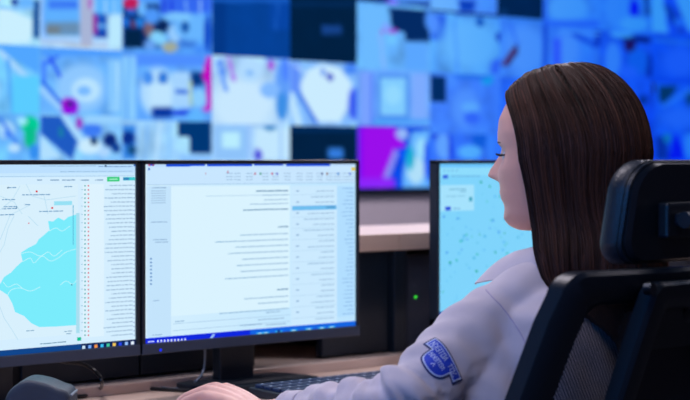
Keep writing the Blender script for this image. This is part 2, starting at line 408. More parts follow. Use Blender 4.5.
 (430, 500, 14, 74, (95, 170, 255), [R_(430, 14, 446, 40, (45, 100, 230), 5), E_(432, 24, 7, 10, (90, 150, 255)), E_(470, 44, 30, 26, (115, 190, 255), 0.6), L_(455, 14, 500, 16, 3, (40, 90, 200)), E_(480, 22, 4, 5, (20, 90, 190)), L_(455, 20, 457, 70, 2, (80, 150, 255)), E_(499, 37, 3.5, 5, (15, 60, 190)), G_([(491, 62), (503, 55), (500, 74), (490, 74)], (60, 110, 245))]),
 (500, 548, 18, 78, (80, 145, 255), [E_(526, 50, 20, 26, (105, 165, 255), 0.6), G_([(501, 66), (514, 46), (519, 43), (517, 54), (508, 66)], (55, 30, 90)), L_(504, 64, 514, 50, 3, (120, 20, 60)), L_(510, 22, 518, 46, 2, (60, 120, 250)), R_(543, 22, 548, 74, (25, 80, 215), 2), L_(506, 20, 548, 22, 3, (70, 140, 240))]),
 (548, 600, 28, 84, (75, 140, 255), [E_(566, 50, 14, 18, (110, 165, 255), 0.6), R_(553, 38, 561, 66, (70, 100, 255), 3), L_(574, 34, 596, 46, 5, (30, 90, 225)), R_(595, 26, 606, 46, (12, 60, 190), 3), L_(560, 30, 600, 34, 2, (120, 180, 255))]),
 (600, 652, 32, 92, (40, 105, 245), [E_(613, 60, 8, 18, (100, 160, 255)), L_(624, 38, 648, 40, 6, (8, 40, 130)), E_(630, 46, 6, 6, (60, 20, 90)), E_(650, 66, 4, 12, (6, 50, 170)), E_(638, 62, 10, 14, (30, 120, 240)), E_(628, 72, 10, 6, (60, 120, 255)), E_(622, 34, 12, 4, (120, 190, 255))]),
 (652, 720, 36, 84, (25, 100, 245), [E_(680, 62, 18, 16, (60, 120, 255), 0.8), L_(655, 40, 700, 44, 4, (60, 130, 240)), R_(640, 78, 700, 84, (20, 90, 240), 3)]),
 (430, 500, 74, 134, (75, 135, 255), [R_(430, 76, 446, 102, (2, 46, 100), 1.5), E_(487, 79, 6, 6, (20, 170, 235)), E_(472, 76, 18, 4, (50, 120, 235)), E_(466, 108, 14, 20, (95, 155, 255), 0.6), E_(472, 118, 8, 6, (60, 110, 250)), E_(470, 107, 9, 5, (110, 180, 255))]),
 (430, 500, 134, 188, (60, 120, 250), [E_(444, 146, 8, 14, (110, 170, 255)), L_(449, 128, 452, 160, 4, (25, 60, 225)), E_(480, 140, 8, 9, (20, 100, 220)), E_(470, 152, 12, 7, (100, 185, 255)), E_(434, 132, 4, 6, (30, 60, 220)), E_(491, 146, 5, 16, (70, 140, 255))]),
 (500, 548, 78, 136, (50, 115, 255), []), (548, 600, 84, 140, (45, 105, 250), []), (500, 548, 136, 188, (60, 125, 250), []), (548, 600, 140, 188, (40, 100, 240), []),
 (600, 655, 92, 146, (30, 95, 245), [E_(643, 100, 4, 5, (8, 60, 140)), E_(630, 88, 10, 6, (80, 140, 255))]),
 (600, 655, 146, 188, (30, 90, 240), []),
 (655, 720, 84, 134, (40, 115, 255), [G_([(659, 86), (678, 86), (672, 96), (663, 104), (659, 100)], (6, 70, 110)), E_(690, 98, 4, 8, (10, 80, 130)), E_(680, 118, 18, 10, (70, 130, 255), 0.8), L_(664, 106, 690, 90, 4, (80, 150, 255))]),
 (655, 720, 134, 188, (40, 110, 255), [R_(656, 136, 668, 160, (10, 60, 170), 3), E_(667, 138, 4, 5, (30, 150, 190)), G_([(668, 160), (675, 130), (684, 150), (684, 160)], (8, 35, 245)), E_(690, 145, 6, 14, (90, 165, 255))]),
]


def cover(op, x, y):
    k = op[0]
    if k == 'r':
        _, x0, y0, x1, y1, c, s = op
        return min(1, max(0, (x - x0) / s + .5)) * min(1, max(0, (x1 - x) / s + .5)) * min(1, max(0, (y - y0) / s + .5)) * min(1, max(0, (y1 - y) / s + .5)), c
    if k == 'e':
        _, cx, cy, rx, ry, c, s, a, rot = op
        q = math.hypot((x - cx) / rx, (y - cy) / ry)
        return a * min(1, max(0, (1 + s / 2 - q) / s)), c
    if k == 'l':
        _, x0, y0, x1, y1, w, c, a = op
        dx, dy = x1 - x0, y1 - y0
        t = min(1, max(0, ((x - x0) * dx + (y - y0) * dy) / (dx * dx + dy * dy)))
        q = math.hypot(x - x0 - t * dx, y - y0 - t * dy)
        return a * min(1, max(0, (w / 2 + .7 - q) / 1.4)), c
    _, pts, c = op
    ins, dmin = False, 1e9
    n = len(pts)
    for i in range(n):
        (xa, ya), (xb, yb) = pts[i], pts[(i + 1) % n]
        if (ya > y) != (yb > y) and x < (xb - xa) * (y - ya) / (yb - ya) + xa: ins = not ins
        dx, dy = xb - xa, yb - ya
        t = min(1, max(0, ((x - xa) * dx + (y - ya) * dy) / (dx * dx + dy * dy + 1e-9)))
        dmin = min(dmin, math.hypot(x - xa - t * dx, y - ya - t * dy))
    return min(1, max(0, .5 + (dmin if ins else -dmin) / 1.6)), c


vw = empty('video_wall', (5.0, YW + 0.1, 0.0), 'long video wall of many blue camera pictures behind the control desk', 'video wall')
xl, _ = onplane(-62, 100, YW); xr, _ = onplane(722, 100, YW)
XEND = xl - 9 * .37
MB().box(XEND - .02, xr + .02, YW + 0.002, YW + 0.10, CAMZ - 0.118, CAMZ + 0.80, bev=0.004).build('housing', M['black'], vw)
struct('trim_1', MB().box(RX0, RX1, YW + 0.02, RY1, 0.0, CAMZ - 0.119), mat('grey_cladding', (188, 176, 184), 0.7, var=0.04))
mbr = MB()
for k in range(6):
    x = xl + .3 + k * (xr - xl - .6) / 5
    mbr.box(x - .04, x + .04, YW + 0.10, RY1 - 0.0, CAMZ - 0.11, CAMZ + 0.75)
mbr.build('wall_bracket', M['metal'], vw)


def paint_feed(x0, x1, yt, yb, base, ops, idx):
    cx = (x0 + x1) / 2
    zt = onplane(cx, yt, YW)[1]; zb = onplane(cx, yb, YW)[1]
    Xa = onplane(x0, 100, YW)[0]; Xb = onplane(x1, 100, YW)[0]
    NX, NZ = max(12, int((x1 - x0) / 2.4)), 28
    vs, cols = [], []
    for j in range(NZ + 1):
        for i in range(NX + 1):
            X = Xa + (Xb - Xa) * i / NX; Z = zt + (zb - zt) * j / NZ
            px, py = toplane_px(X, Z, YW)
            c = np.array(base, float)
            nz = noise.noise(Vector((X * 14 + idx, Z * 14, idx * 3.1))) + .5 * noise.noise(Vector((X * 34, Z * 34, idx)))
            c = c * (1 + 0.16 * nz) if sum(base) > 260 else c * (1 + .05 * nz)
            for op in ops:
                a, cc = cover(op, px, py)
                if a > 0: c = c * (1 - a) + np.array(cc, float) * a
            c = np.clip(c, 0, 255) * np.array([.86, .95, 1.0])
            if px > 440:      # the right-hand pictures are a deeper blue
                f = min(1, (px - 440) / 200)
                c = c * np.array([1 - .55 * f, 1 - .22 * f, 1 - .04 * f])
            vs.append((X, YW, Z)); cols.append((*s2l(c), 1))
    fs = [(j * (NX + 1) + i, (j + 1) * (NX + 1) + i, (j + 1) * (NX + 1) + i + 1, j * (NX + 1) + i + 1) for j in range(NZ) for i in range(NX)]
    me = bpy.data.meshes.new('camera_feed')
    me.from_pydata(vs, [], fs)
    ca = me.color_attributes.new('Col', 'FLOAT_COLOR', 'POINT')
    ca.data.foreach_set('color', np.array(cols, dtype=np.float32).ravel())
    link('camera_feed', me, M['feed'], vw)


for i_, f_ in enumerate(feeds):
    paint_feed(*f_, i_)
# rows above the picture's edge
for i_, (x0, x1) in enumerate(((-60, 40), (40, 122), (122, 212), (212, 290), (290, 357), (430, 497), (543, 600), (600, 652), (652, 720))):
    if x0 < 400:
        paint_feed(x0, x1, -100 + x0 * .05, -28, random.choice([W2, PB, SB, (150, 205, 255)]), [R_(x0 + 20, -90, x0 + 50, -50, random.choice([W1, NV, DB]), 4), E_(x1 - 18, -60, 14, 12, random.choice([W2, DB, BLK]))], 60 + i_)

# the wall runs on to the left of the picture
for ci in range(9):
    for ri, (zt, zb) in enumerate(((.98 - .20, .555), (.555, .335), (.335, .114), (.114, -.105))):
        xa = xl - (ci + 1) * .37
        base = random.choice([(120, 185, 255), (150, 205, 255), (90, 160, 255), (60, 130, 250), (170, 215, 255), (6, 60, 140)])
        cols, vs = [], []
        bx, bz, br_ = random.uniform(.2, .8), random.uniform(.2, .8), random.uniform(.12, .3)
        bc = random.choice([W2, W1, DB, NV, PB])
        for j in range(9):
            for i in range(13):
                u, v = i / 12, j / 8
                c = np.array(base, float) * (1 + .2 * noise.noise(Vector((u * 3 + ci, v * 3, ri))))
                a = min(1, max(0, 1.5 - math.hypot(u - bx, v - bz) / br_))
                c = np.clip(c * (1 - a) + np.array(bc, float) * a, 0, 255) * np.array([.86, .95, 1.0])
                vs.append((xa + .37 * u, YW, CAMZ + zt + (zb - zt) * v)); cols.append((*s2l(c), 1))
        me = bpy.data.meshes.new('camera_feed')
        me.from_pydata(vs, [], [(j * 13 + i, (j + 1) * 13 + i, (j + 1) * 13 + i + 1, j * 13 + i + 1) for j in range(8) for i in range(12)])
        ca = me.color_attributes.new('Col', 'FLOAT_COLOR', 'POINT')
        ca.data.foreach_set('color', np.array(cols, dtype=np.float32).ravel())
        link('camera_feed', me, M['feed'], vw)

# ------------------------------------------------------------------ desk run
desk = empty('control_desk', (2.6, 2.3, 0), 'long pale wood control desk carrying the monitors and keyboard', 'desk')
MB().box(0.3, 5.2, 1.93, 3.115, DESK - 0.035, DESK, bev=0.003).build('desk_top', M['wood'], desk)
mb = MB()
xs = [0.3, 1.45, 3.003, 4.3, 5.2]
for a_, b_ in zip(xs, xs[1:]):
    mb.box(a_ + .001, b_ - .001, 2.715, 3.112, DESK, DESK + 0.018, bev=0.0015)
mb.build('raised_back_board', M['wood2'], desk)
MB().box(0.4, 5.1, 2.62, 2.64, 0.08, DESK - 0.035).build('modesty_panel', M['darkcab'], desk)
for x in (0.32, 1.5, 3.4, 5.14):
    MB().box(x, x + 0.04, 2.0, 2.9, 0.0, DESK - 0.035, bev=0.002).build('leg', M['darkcab'], desk)

# hutch: dark cabinet with open bays behind the monitors, pale shelf on it
hut = empty('equipment_cabinet', (2.6, 2.95, 0), 'dark low equipment cabinet with doors and open bays behind the monitors', 'cabinet')
ZB, ZT = DESK + 0.018, CAMZ - 0.184
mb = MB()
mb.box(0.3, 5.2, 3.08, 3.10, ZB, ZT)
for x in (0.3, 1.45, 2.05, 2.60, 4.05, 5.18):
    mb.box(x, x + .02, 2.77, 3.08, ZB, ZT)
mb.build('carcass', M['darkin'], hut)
MB().box(2.995, 3.022, 2.752, 3.08, ZB, ZT, bev=0.002).build('divider_panel', M['darkcab'], hut)
MB().box(3.027, 3.038, 2.758, 2.77, ZB, ZT, bev=0.001).build('divider_panel', M['darkcab'], hut)
for (a_, b_) in ((0.32, 0.88), (0.885, 1.45), (1.47, 1.755), (1.76, 2.05), (2.07, 2.33), (2.335, 2.60), (2.80, 2.99), (3.52, 4.05), (4.07, 5.18)):
    MB().box(a_, b_, 2.765, 2.785, ZB + .004, ZT - .002, bev=0.002).build('door', M['darkcab'], hut)
tp = MB()
for a_, b_ in ((0.28, 1.46), (1.461, 3.008), (3.009, 5.22)):
    tp.box(a_, b_, 2.75, 3.115, ZT, CAMZ - 0.149, bev=0.002)
shelf = tp.build('cabinet_top_shelf', M['wood2'])
tag(shelf, 'pale wood shelf board running along the top of the dark cabinet', 'shelf')

# computer tower standing in the open bay
pc = empty('computer_tower', (3.17, 2.9, ZB), 'black computer tower with a green light in the open bay', 'computer')
MB().box(3.07, 3.25, 2.80, 3.07, ZB, ZT - .012, bev=0.004).build('case', M['black'], pc)
MB().box(3.075, 3.245, 2.79, 2.80, ZB + .004, ZT - .016, bev=0.003).build('front_panel', M['bezel'], pc)
gx, gz = onplane(416, 297, 2.788)
MB().sphere((gx, 2.789, gz), (0.0026, 0.002, 0.0026)).build('power_light', M['led_g'], pc)


# ------------------------------------------------------------------ monitors
YM = 2.62
MW, MH = 0.538, 0.333
ZMT = CAMZ + 0.0          # top of the monitors


class Canvas:
    """flat picture of a screen: coloured rectangles and polygons on the panel"""
    def __init__(self, Y): self.Y = Y; self.v = []; self.f = []; self.c = []; self.lay = 0
    def poly(self, pts, col, lay):
        b0 = len(self.v)
        for (px, py) in pts:
            X, Z = onplane(px, py, self.Y)
            self.v.append((X, self.Y - 0.00012 * lay, Z))
        self.f.append(tuple(range(b0, b0 + len(pts))))
        self.c += [(*s2l(col), 1)] * len(pts)
    def XZ(self, X0, X1, Z0, Z1, col, lay=0):
        b0 = len(self.v)
        y = self.Y - 0.00012 * lay
        self.v += [(X0, y, Z0), (X1, y, Z0), (X1, y, Z1), (X0, y, Z1)]
        self.f.append((b0, b0 + 1, b0 + 2, b0 + 3))
        self.c += [(*s2l(col), 1)] * 4
    def rect(self, x0, x1, y, h, col, lay=1, ref=None):
        """level rectangle: pixel x-range, top y and height read at pixel ref"""
        ref = x1 if ref is None else ref
        Xa, Xb = onplane(x0, 0, self.Y)[0], onplane(x1, 0, self.Y)[0]
        Z1, Z0 = onplane(ref, y, self.Y)[1], onplane(ref, y + h, self.Y)[1]
        self.XZ(Xa, Xb, Z0, Z1, col, lay)
    def text(self, x0, x1, y, h, col, lay=2, gap=0.22, wl=(3, 9)):
        """one line of small writing: a run of short word strokes"""
        x = x1
        while x > x0:
            w = min(random.uniform(*wl), x - x0)
            self.rect(x - w, x, y + random.uniform(-.1, .1), h, col, lay, ref=x1)
            x -= w + gap * 3
    def line(self, pts, w, col, lay):
        for (xa, ya), (xb, yb) in zip(pts, pts[1:]):
            dx, dy = xb - xa, yb - ya; L = math.hypot(dx, dy) or 1
            nx, ny = -dy / L * w / 2, dx / L * w / 2
            self.poly([(xa + nx, ya + ny), (xb + nx, yb + ny), (xb - nx, yb - ny), (xa - nx, ya - ny)], col, lay)
    def build(self, parent):
        me = bpy.data.meshes.new('screen')
        me.from_pydata(self.v, [], self.f)
        ca = me.color_attributes.new('Col', 'FLOAT_COLOR', 'CORNER')
        idx = [self.c[v] for f in self.f for v in f]
        ca.data.foreach_set('color', np.array(idx, dtype=np.float32).ravel())
        return link('screen', me, M['screen'], parent)


def monitor(Xl, label, painter, neck=True):
    r = empty('computer_monitor', (Xl + MW / 2, YM + .05, DESK), label, 'monitor')
    X0, X1, Z1 = Xl, Xl + MW, ZMT
    Z0 = Z1 - MH
    bt, bs, bb = 0.0075, 0.0075, 0.0185
    mb = MB()
    mb.box(X0, X1, YM, YM + 0.022, Z1 - bt, Z1, bev=0.0012)
    mb.box(X0, X0 + bs, YM, YM + 0.022, Z0 + .001, Z1 - .001, bev=0.0012)
    mb.box(X1 - bs, X1, YM, YM + 0.022, Z0 + .001, Z1 - .001, bev=0.0012)
    mb.build('bezel', M['black'], r)
    MB().box(X0, X1, YM - 0.001, YM + 0.022, Z0, Z0 + bb, bev=0.0015).build('lower_bezel', M['bezel'], r)
    mb = MB()
    mb.box(X0 + bs * .5, X1 - bs * .5, YM + 0.006, YM + 0.024, Z0 + .01, Z1 - .004)
    mb.prism([(YM + .022, Z0 + .03), (YM + .055, Z0 + .07), (YM + .055, Z1 - .07), (YM + .022, Z1 - .03)], 'x', X0 + .07, X1 - .07, bev=0.004)
    mb.build('rear_housing', M['black'], r)
    c = Canvas(YM + 0.0045)
    c.XZ(X0 + bs * .8, X1 - bs * .8, Z0 + bb * .95, Z1 - bt * .8, (206, 236, 255), 0)
    painter(c, X0 + bs, X1 - bs, Z0 + bb, Z1 - bt)
    c.build(r)
    xc = (X0 + X1) / 2
    MB().prism([(YM + .052, Z0 + .10), (YM + .052, DESK + .012), (YM + .074, DESK + .012), (YM + .074, Z0 + .14), (YM + .06, Z0 + .16)], 'x', xc - .042, xc + .042, bev=0.003).build('stand_neck', M['black'], r)
    ring = []
    for k in range(40):
        a = 2 * PI * k / 40
        e = 0.35
        ring.append((xc + .135 * math.copysign(abs(math.cos(a)) ** e, math.cos(a)), YM + .022 + .066 * math.copysign(abs(math.sin(a)) ** e, math.sin(a))))
    MB().prism(ring, 'z', DESK, DESK + 0.012, bev=0.002).build('stand_base', M['black'], r)
    for k in range(5):
        MB().box(X1 - .012 - .0, X1 - .0095, YM - .0018, YM, Z0 + .024 + k * .011, Z0 + .027 + k * .011).build('menu_button', M['legend'], r) if label.startswith('right') or False else None
    return r, X0, Z0


def bg_shift(c, X0, X1, Z0, Z1, colL, colR, n=24, lay=0.5):
    for k in range(n):
        f = (k + .5) / n
        col = [a + (b - a) * f for a, b in zip(colL, colR)]
        c.XZ(X0 + (X1 - X0) * k / n, X0 + (X1 - X0) * (k + 1) / n, Z0, Z1, col, lay)


def paint_left(c, X0, X1, Z0, Z1):
    c.XZ(X0, X1, Z0, Z1, (212, 238, 255), .5)
    c.rect(-60, 137, 162.5, 10, (188, 224, 255), 1)
    c.rect(-60, 137, 172.5, 4, (200, 232, 255), 1)
    c.text(40, 96, 165.5, .8, (150, 190, 225), 2); c.text(98, 132, 166, .9, (120, 160, 210), 2)
    c.rect(104.5, 106.5, 165, 1.6, (50, 90, 130), 3); c.rect(133.5, 135.5, 164.5, 2, (60, 110, 190), 3)
    c.text(60, 132, 171, .7, (150, 190, 225), 2)
    c.rect(-60, 136, 175.5, .4, (150, 190, 225), 2)
    for (a, b) in ((37, 42), (50, 59), (62, 75), (80, 89), (95, 103)):
        c.text(a, b, 179.5, 1.0, (110, 150, 190), 2)
    c.rect(107, 119.5, 176.8, 4.6, (30, 205, 120), 2); c.rect(109, 117.5, 178.7, .9, (190, 245, 220), 3)
    c.rect(123, 135, 177, 3.4, (60, 205, 210), 2); c.rect(123, 129, 177.6, 2.4, (50, 130, 190), 3)
    # map
    c.rect(-60, 78, 184, 150, (216, 240, 253), 1, ref=78)
    sea = [(77.5, 214), (68, 217), (64, 220.5), (58, 217.5), (53, 221.5), (48, 221), (49.5, 230), (44, 235), (38.5, 239.5), (36, 244), (28, 248), (20.6, 253), (22.5, 261), (16, 267), (11, 272.5), (4, 277), (0, 284), (-8, 287), (-6, 294), (0, 290), (7.5, 295), (12, 303), (15, 312), (24, 316), (31, 323), (39, 327), (56, 326.5), (77.5, 325)]
    c.poly(sea, (122, 236, 252), 2)
    for pts in ([(22, 262), (30, 258), (34, 263), (42, 256), (50, 261), (58, 258), (66, 252), (76, 249)], [(20, 254), (30, 252), (40, 256), (48, 252), (54, 256), (62, 250)], [(3, 282), (8, 287), (16, 284), (22, 288)], [(49, 231), (56, 228), (62, 231), (70, 226)], [(60, 285), (66, 281), (72, 284), (77, 280)], [(7, 296), (11, 290), (20, 288), (30, 291), (40, 287)]):
        c.line([tuple(q) for q in spline(pts, 30)], .55, (200, 248, 255), 3)
    for pts in ([(0, 210), (12, 200), (20, 186)], [(0, 240), (10, 215), (30, 205)], [(-5, 260), (4, 245), (8, 228), (14, 216)], [(26, 184), (32, 196), (46, 200), (60, 198), (76, 196)], [(44, 196), (48, 214)], [(0, 196), (14, 202), (22, 214)], [(-2, 302), (4, 318), (12, 330), (18, 340)], [(28, 216), (38, 226)]):
        c.line(pts, .6, (185, 222, 242), 2)
    for (a, b, y) in ((22, 50, 194), (39, 63, 210.5), (2, 15, 199), (3, 17, 206), (2, 17, 208), (24, 30, 204), (8, 16, 187), (64, 72, 186), (0, 14, 214)):
        c.text(a, b, y, 1.0, (115, 160, 200), 3, wl=(2, 6))
    c.rect(54, 72, 201, 4, (150, 225, 245), 2)
    for (x, y) in ((36.5, 190.5), (52, 207)): c.rect(x - 1, x + 1, y, 1.8, (215, 50, 60), 4)
    c.rect(28, 29.2, 222.5, 1.2, (220, 80, 100), 4); c.rect(7, 8.6, 187, 1.6, (90, 120, 150), 4); c.rect(16, 17, 207, 1.5, (90, 130, 160), 4)
    c.rect(72.6, 73.4, 205, 40, (90, 180, 215), 4); c.rect(76, 79.5, 213, 120, (170, 222, 240), 3); c.rect(71, 72.2, 284, 1.5, (70, 130, 160), 4)
    for (a, b, y) in ((26, 34, 330), (64, 72, 330.5), (66, 71, 333)): c.text(a, b, y, .9, (130, 170, 200), 4)
    c.rect(83, 104, 184, 152, (222, 243, 255), 1)
    for k in range(37):
        y = 185 + k * 4.15
        rf = 136
        c.text(random.uniform(103, 112), 132.5, y - .2 - k * .02, .9, (140, 178, 210), 2, wl=(2, 6))
        c.rect(84.2, 85.6, y, 1.5, (50, 165, 170), 3, ref=86); c.rect(87.6, 89.0, y, 1.5, (220, 90, 110), 3, ref=89)
        if k % 2: c.rect(81, 82.6, y, .7, (140, 190, 215), 3)
        c.rect(133.3, 134.6, y, .9, (100, 150, 210), 2)
    c.text(40, 66, 341.3, 1.0, (110, 150, 180), 3)
    c.rect(77, 81, 337, 3.6, (20, 190, 150), 4)
    # taskbar
    Xa = onplane(81, 0, c.Y)[0]
    zt = onplane(136, 339.2, c.Y)[1]
    c.XZ(X0, X1, Z0 - .001, zt, (18, 70, 140), 3)
    c.XZ(Xa, X1, Z0 - .001, zt, (10, 38, 92), 4)
    for k, col in enumerate(((200, 225, 245), (120, 170, 250), (240, 150, 70), (60, 190, 240), (70, 200, 160), (240, 200, 90), (40, 70, 230), (150, 190, 250), (230, 240, 255))):
        c.rect(82 + k * 6.1, 85 + k * 6.1, 345.6 - k * .55, 3.1, col, 5)


def paint_mid(c, X0, X1, Z0, Z1):
    bg_shift(c, X0, X1, Z0, Z1, (214, 240, 255), (188, 228, 255))
    c.rect(147, 355.2, 163.8, 3.0, (190, 222, 255), 2, ref=200)
    for (a, b, h) in ((150, 153, 2), (166, 190, 3.0), (190, 205, 2.4), (207, 252, 2.8), (254, 283, 2.2), (286, 330, 3)):
        c.rect(a, b, 163.6, h, (20, 80, 225), 3, ref=200)
    c.rect(148, 150, 164, 2, (210, 80, 120), 4, ref=149); c.rect(152, 154, 164, 2, (150, 60, 140), 4, ref=149)
    c.rect(147, 355, 166.8, 17, (200, 230, 255), 1, ref=200)
    c.rect(148.0, 149.8, 168, 2.2, (50, 110, 210), 3, ref=149)
    c.rect(147, 355, 184, .5, (140, 185, 225), 2, ref=200)
    c.rect(205, 206, 173, 1.2, (190, 110, 140), 4, ref=206); c.rect(227, 228.5, 171, 2, (190, 110, 140), 4)
    for x in (226, 234, 246, 262, 272, 284, 296, 306, 316, 326, 334, 342, 348):
        for kk in range(3):
            c.text(x, x + 6.5, 173 + kk * 3.1, .8, (140, 180, 215), 2, wl=(1.5, 4))
    for (x, col) in ((254, (190, 110, 140)), (259.5, (30, 150, 120)), (271, (200, 90, 130)), (276, (100, 110, 210)), (321, (70, 90, 150)), (326, (150, 120, 120)), (337, (30, 130, 215)), (349, (80, 110, 220))):
        c.rect(x, x + 1.8, 172.6, 2.2, col, 4)
    c.rect(351.2, 355, 167.4, 3.2, (225, 200, 70), 4)
    # left pane with little month calendar
    c.rect(147, 171, 186, 152, (196, 228, 252), 1, ref=160)
    c.text(152, 166, 187.3, .9, (120, 160, 200), 3)
    for j in range(6):
        for i in range(7):
            c.rect(151.5 + i * 2.1, 152.7 + i * 2.1, 190.5 + j * 2.4, .9, (125, 165, 205), 3, ref=152)
    for (a, b, y) in ((151, 167, 221.5), (153, 167, 239), (155, 168, 241.5)): c.text(a, b, y, .7, (120, 160, 200), 3)
    for k in range(8): c.rect(150, 151.8, 258 + k * 3.6, 1.6, (90, 140, 200), 3, ref=151)
    for (a, b, y) in ((153, 159, 300), (152, 162, 334)): c.text(a, b, y, .7, (130, 170, 210), 3)
    c.rect(171, 290, 186, 126, (218, 243, 255), 1, ref=230)
    c.rect(206, 290, 194.4, .4, (150, 190, 225), 2)
    body = [(256, 190, 1.4, 1), (262, 194.4, .9, 0), (264, 199, .9, 0), (250, 203, .9, 0), (243, 208.5, 1.2, 1), (278, 226, 1.4, 1),
            (240, 233, 1, 0), (215, 238.8, 1, 0), (235, 244.6, 1, 0), (228, 250.5, 1, 0), (242, 256.6, 1, 0), (236, 262.5, 1, 0), (240, 268.5, 1, 0), (225, 274.8, 1, 0),
            (277, 288.5, 1.3, 1), (244, 295.5, 1, 0), (258, 301, 1, 0), (219, 308, 1, 0)]
    for (a, y, h, bold) in body:
        c.text(a, 288, y, h * .85, (70, 130, 175) if bold else (128, 175, 212), 3, wl=(3, 8), gap=.18)
    c.rect(173, 290, 314.5, .4, (150, 190, 225), 2); c.rect(173, 290, 321, .4, (150, 190, 225), 2)
    for (a, b, y) in ((175, 184, 320.6), (258, 284, 317.5), (240, 262, 323.5), (266, 286, 323), (266, 280, 311)): c.text(a, b, y, .8, (120, 165, 205), 3)
    # message list
    c.rect(291, 337, 186, 140, (204, 234, 255), 1, ref=300)
    c.rect(292, 336.5, 205.0, 4.4, (112, 190, 240), 2, ref=336)
    c.rect(326, 335, 206.6, 1, (60, 120, 180), 3)
    for k in range(24):
        y = 190.5 + k * 5.5
        if 203 < y < 209: continue
        c.text(random.uniform(303, 322), 334, y, .8, (130, 175, 212), 2, wl=(2, 6))
        if k % 2 == 0: c.rect(296, 299, y, 1.0, (110, 160, 205), 2); c.rect(292, 336, y + 3.4, .3, (165, 205, 235), 2)
    c.rect(337, 355, 186, 130, (178, 222, 255), 1.2, ref=350)
    for k in range(33):
        c.text(random.uniform(341, 348), 353.2, 188 + k * 3.9, .7, (120, 170, 225), 3, wl=(2, 5))
    zt = onplane(145, 338.4, c.Y)[1]
    c.XZ(X0, X1, Z0 - .001, zt, (22, 100, 225), 3)
    c.XZ(X0, onplane(250, 0, c.Y)[0], Z0 - .001, zt, (16, 40, 222), 4)
    c.poly([(208, 340.5), (212.5, 334), (215, 334), (211, 340.3)], (150, 190, 250), 5)
    for k in range(9): c.rect(157 + k * 3.4, 158.4 + k * 3.4, 340 - k * .2, 2.2, (220, 232, 255), 5, ref=158 + k * 3.4)
    c.text(147.5, 154, 341, .9, (210, 225, 255), 5); c.text(147.5, 154, 343.2, .9, (210, 225, 255), 5)
    for x in (256, 262, 275, 290, 305, 318, 328):
        yy = 333.7 - (x - 250) * .088
        c.rect(x, x + 7, yy - 1.2, 3.6, (50, 170, 240), 5); c.rect(x + 2, x + 5, yy - .4, 1.8, (180, 225, 250), 6)
    c.rect(277, 280, 330, 3, (16, 60, 140), 7)


def paint_right(c, X0, X1, Z0, Z1):
    c.XZ(X0, X1, Z0, Z1, (128, 212, 252), .5)
    c.rect(436, 560, 161.5, 6, (108, 196, 252), 1, ref=440)
    c.rect(436, 560, 167.5, 8, (142, 220, 253), 1, ref=440)
    for x in (443.5, 447.5, 451.5, 456): c.rect(x, x + 1.3, 170, 1.2, (90, 160, 215), 3)
    c.rect(442.8, 448, 174.8, 3.8, (60, 110, 225), 3)
    c.text(451, 480, 175.5, .9, (95, 170, 220), 3)
    c.rect(440.5, 474, 185, 26, (165, 226, 253), 2, ref=450)
    c.text(449, 466, 188.7, 1.0, (95, 165, 200), 4, wl=(3, 6)); c.text(460, 466, 191.2, .9, (110, 175, 210), 4)
    c.text(445, 465, 195.5, .8, (120, 185, 220), 4)
    c.rect(445, 450.5, 206.5, 4, (40, 80, 220), 4); c.text(453, 460, 208, .9, (100, 165, 215), 4)
    c.rect(469, 472, 196.8, 4.5, (50, 160, 190), 4)
    for k in range(150):
        x, y = random.uniform(440, 545), random.uniform(180, 318)
        if x < 476 and y < 212: continue
        s = random.uniform(.8, 2.4)
        c.rect(x, x + s, y, s, random.choice([(70, 180, 225), (60, 190, 190), (80, 165, 240), (30, 170, 150), (95, 190, 245), (95, 190, 245)]), 3)
    c.XZ(X0, X1, Z0, Z0 + .013, (20, 90, 190), 3)


XL_mid = onplane(142.5, 0, YM)[0]
m1, _, _ = monitor(XL_mid - MW - 0.005, 'left monitor with a cyan coastline map and a list on screen', paint_left)
m2, mx, mz = monitor(XL_mid, 'middle monitor showing mail text above a deep blue taskbar', paint_mid)
m3, rx, rz_ = monitor(onplane(437.5, 0, YM)[0], 'right monitor with dotted light blue screen, half behind the woman', paint_right)
lx, lz = onplane(160, 353, YM)
MB().box(lx - .0022, lx + .0022, YM - .0022, YM - .0008, mz + .004, mz + .008).build('power_light', M['led_b'], m2)


# ------------------------------------------------------------------ things on the desk
# keyboard
kb = empty('keyboard', (2.58, 2.45, DESK), 'black keyboard with bluish keys on the desk behind the woman\'s hand', 'keyboard')
KX0, KX1, KY0, KY1 = 2.365, 2.80, 2.375, 2.515
MB().prism([(KY0, DESK + .001), (KY1, DESK + .001), (KY1, DESK + .018), (KY0, DESK + .009)], 'x', KX0, KX1, bev=0.0015).build('keyboard_body', M['black'], kb)
ry = [KY0 + .007 + k * .0215 for k in range(6)]
cnt = 0
for j, y0 in enumerate(ry):
    n = 18 if j else 10
    x = KX0 + .007
    wtot = KX1 - KX0 - .014
    for i in range(n):
        w = wtot / n
        if j == 0: w = wtot * (0.34 if i == 4 else 0.66 / 9)
        zb = DESK + .009 + (y0 - KY0) / (KY1 - KY0) * .009
        if cnt < 100:
            kc = MB()
            kc.box(x + .001, x + w - .001, y0, y0 + .0185, zb, zb + .007, bev=0.0012, seg=1)
            kc.box(x + .38 * w, x + .55 * w, y0 + .008, y0 + .012, zb + .007, zb + .0073, mi=1)
            kc.build('key', [M['keycap'], M['legend']], kb)
            cnt += 1
        x += w

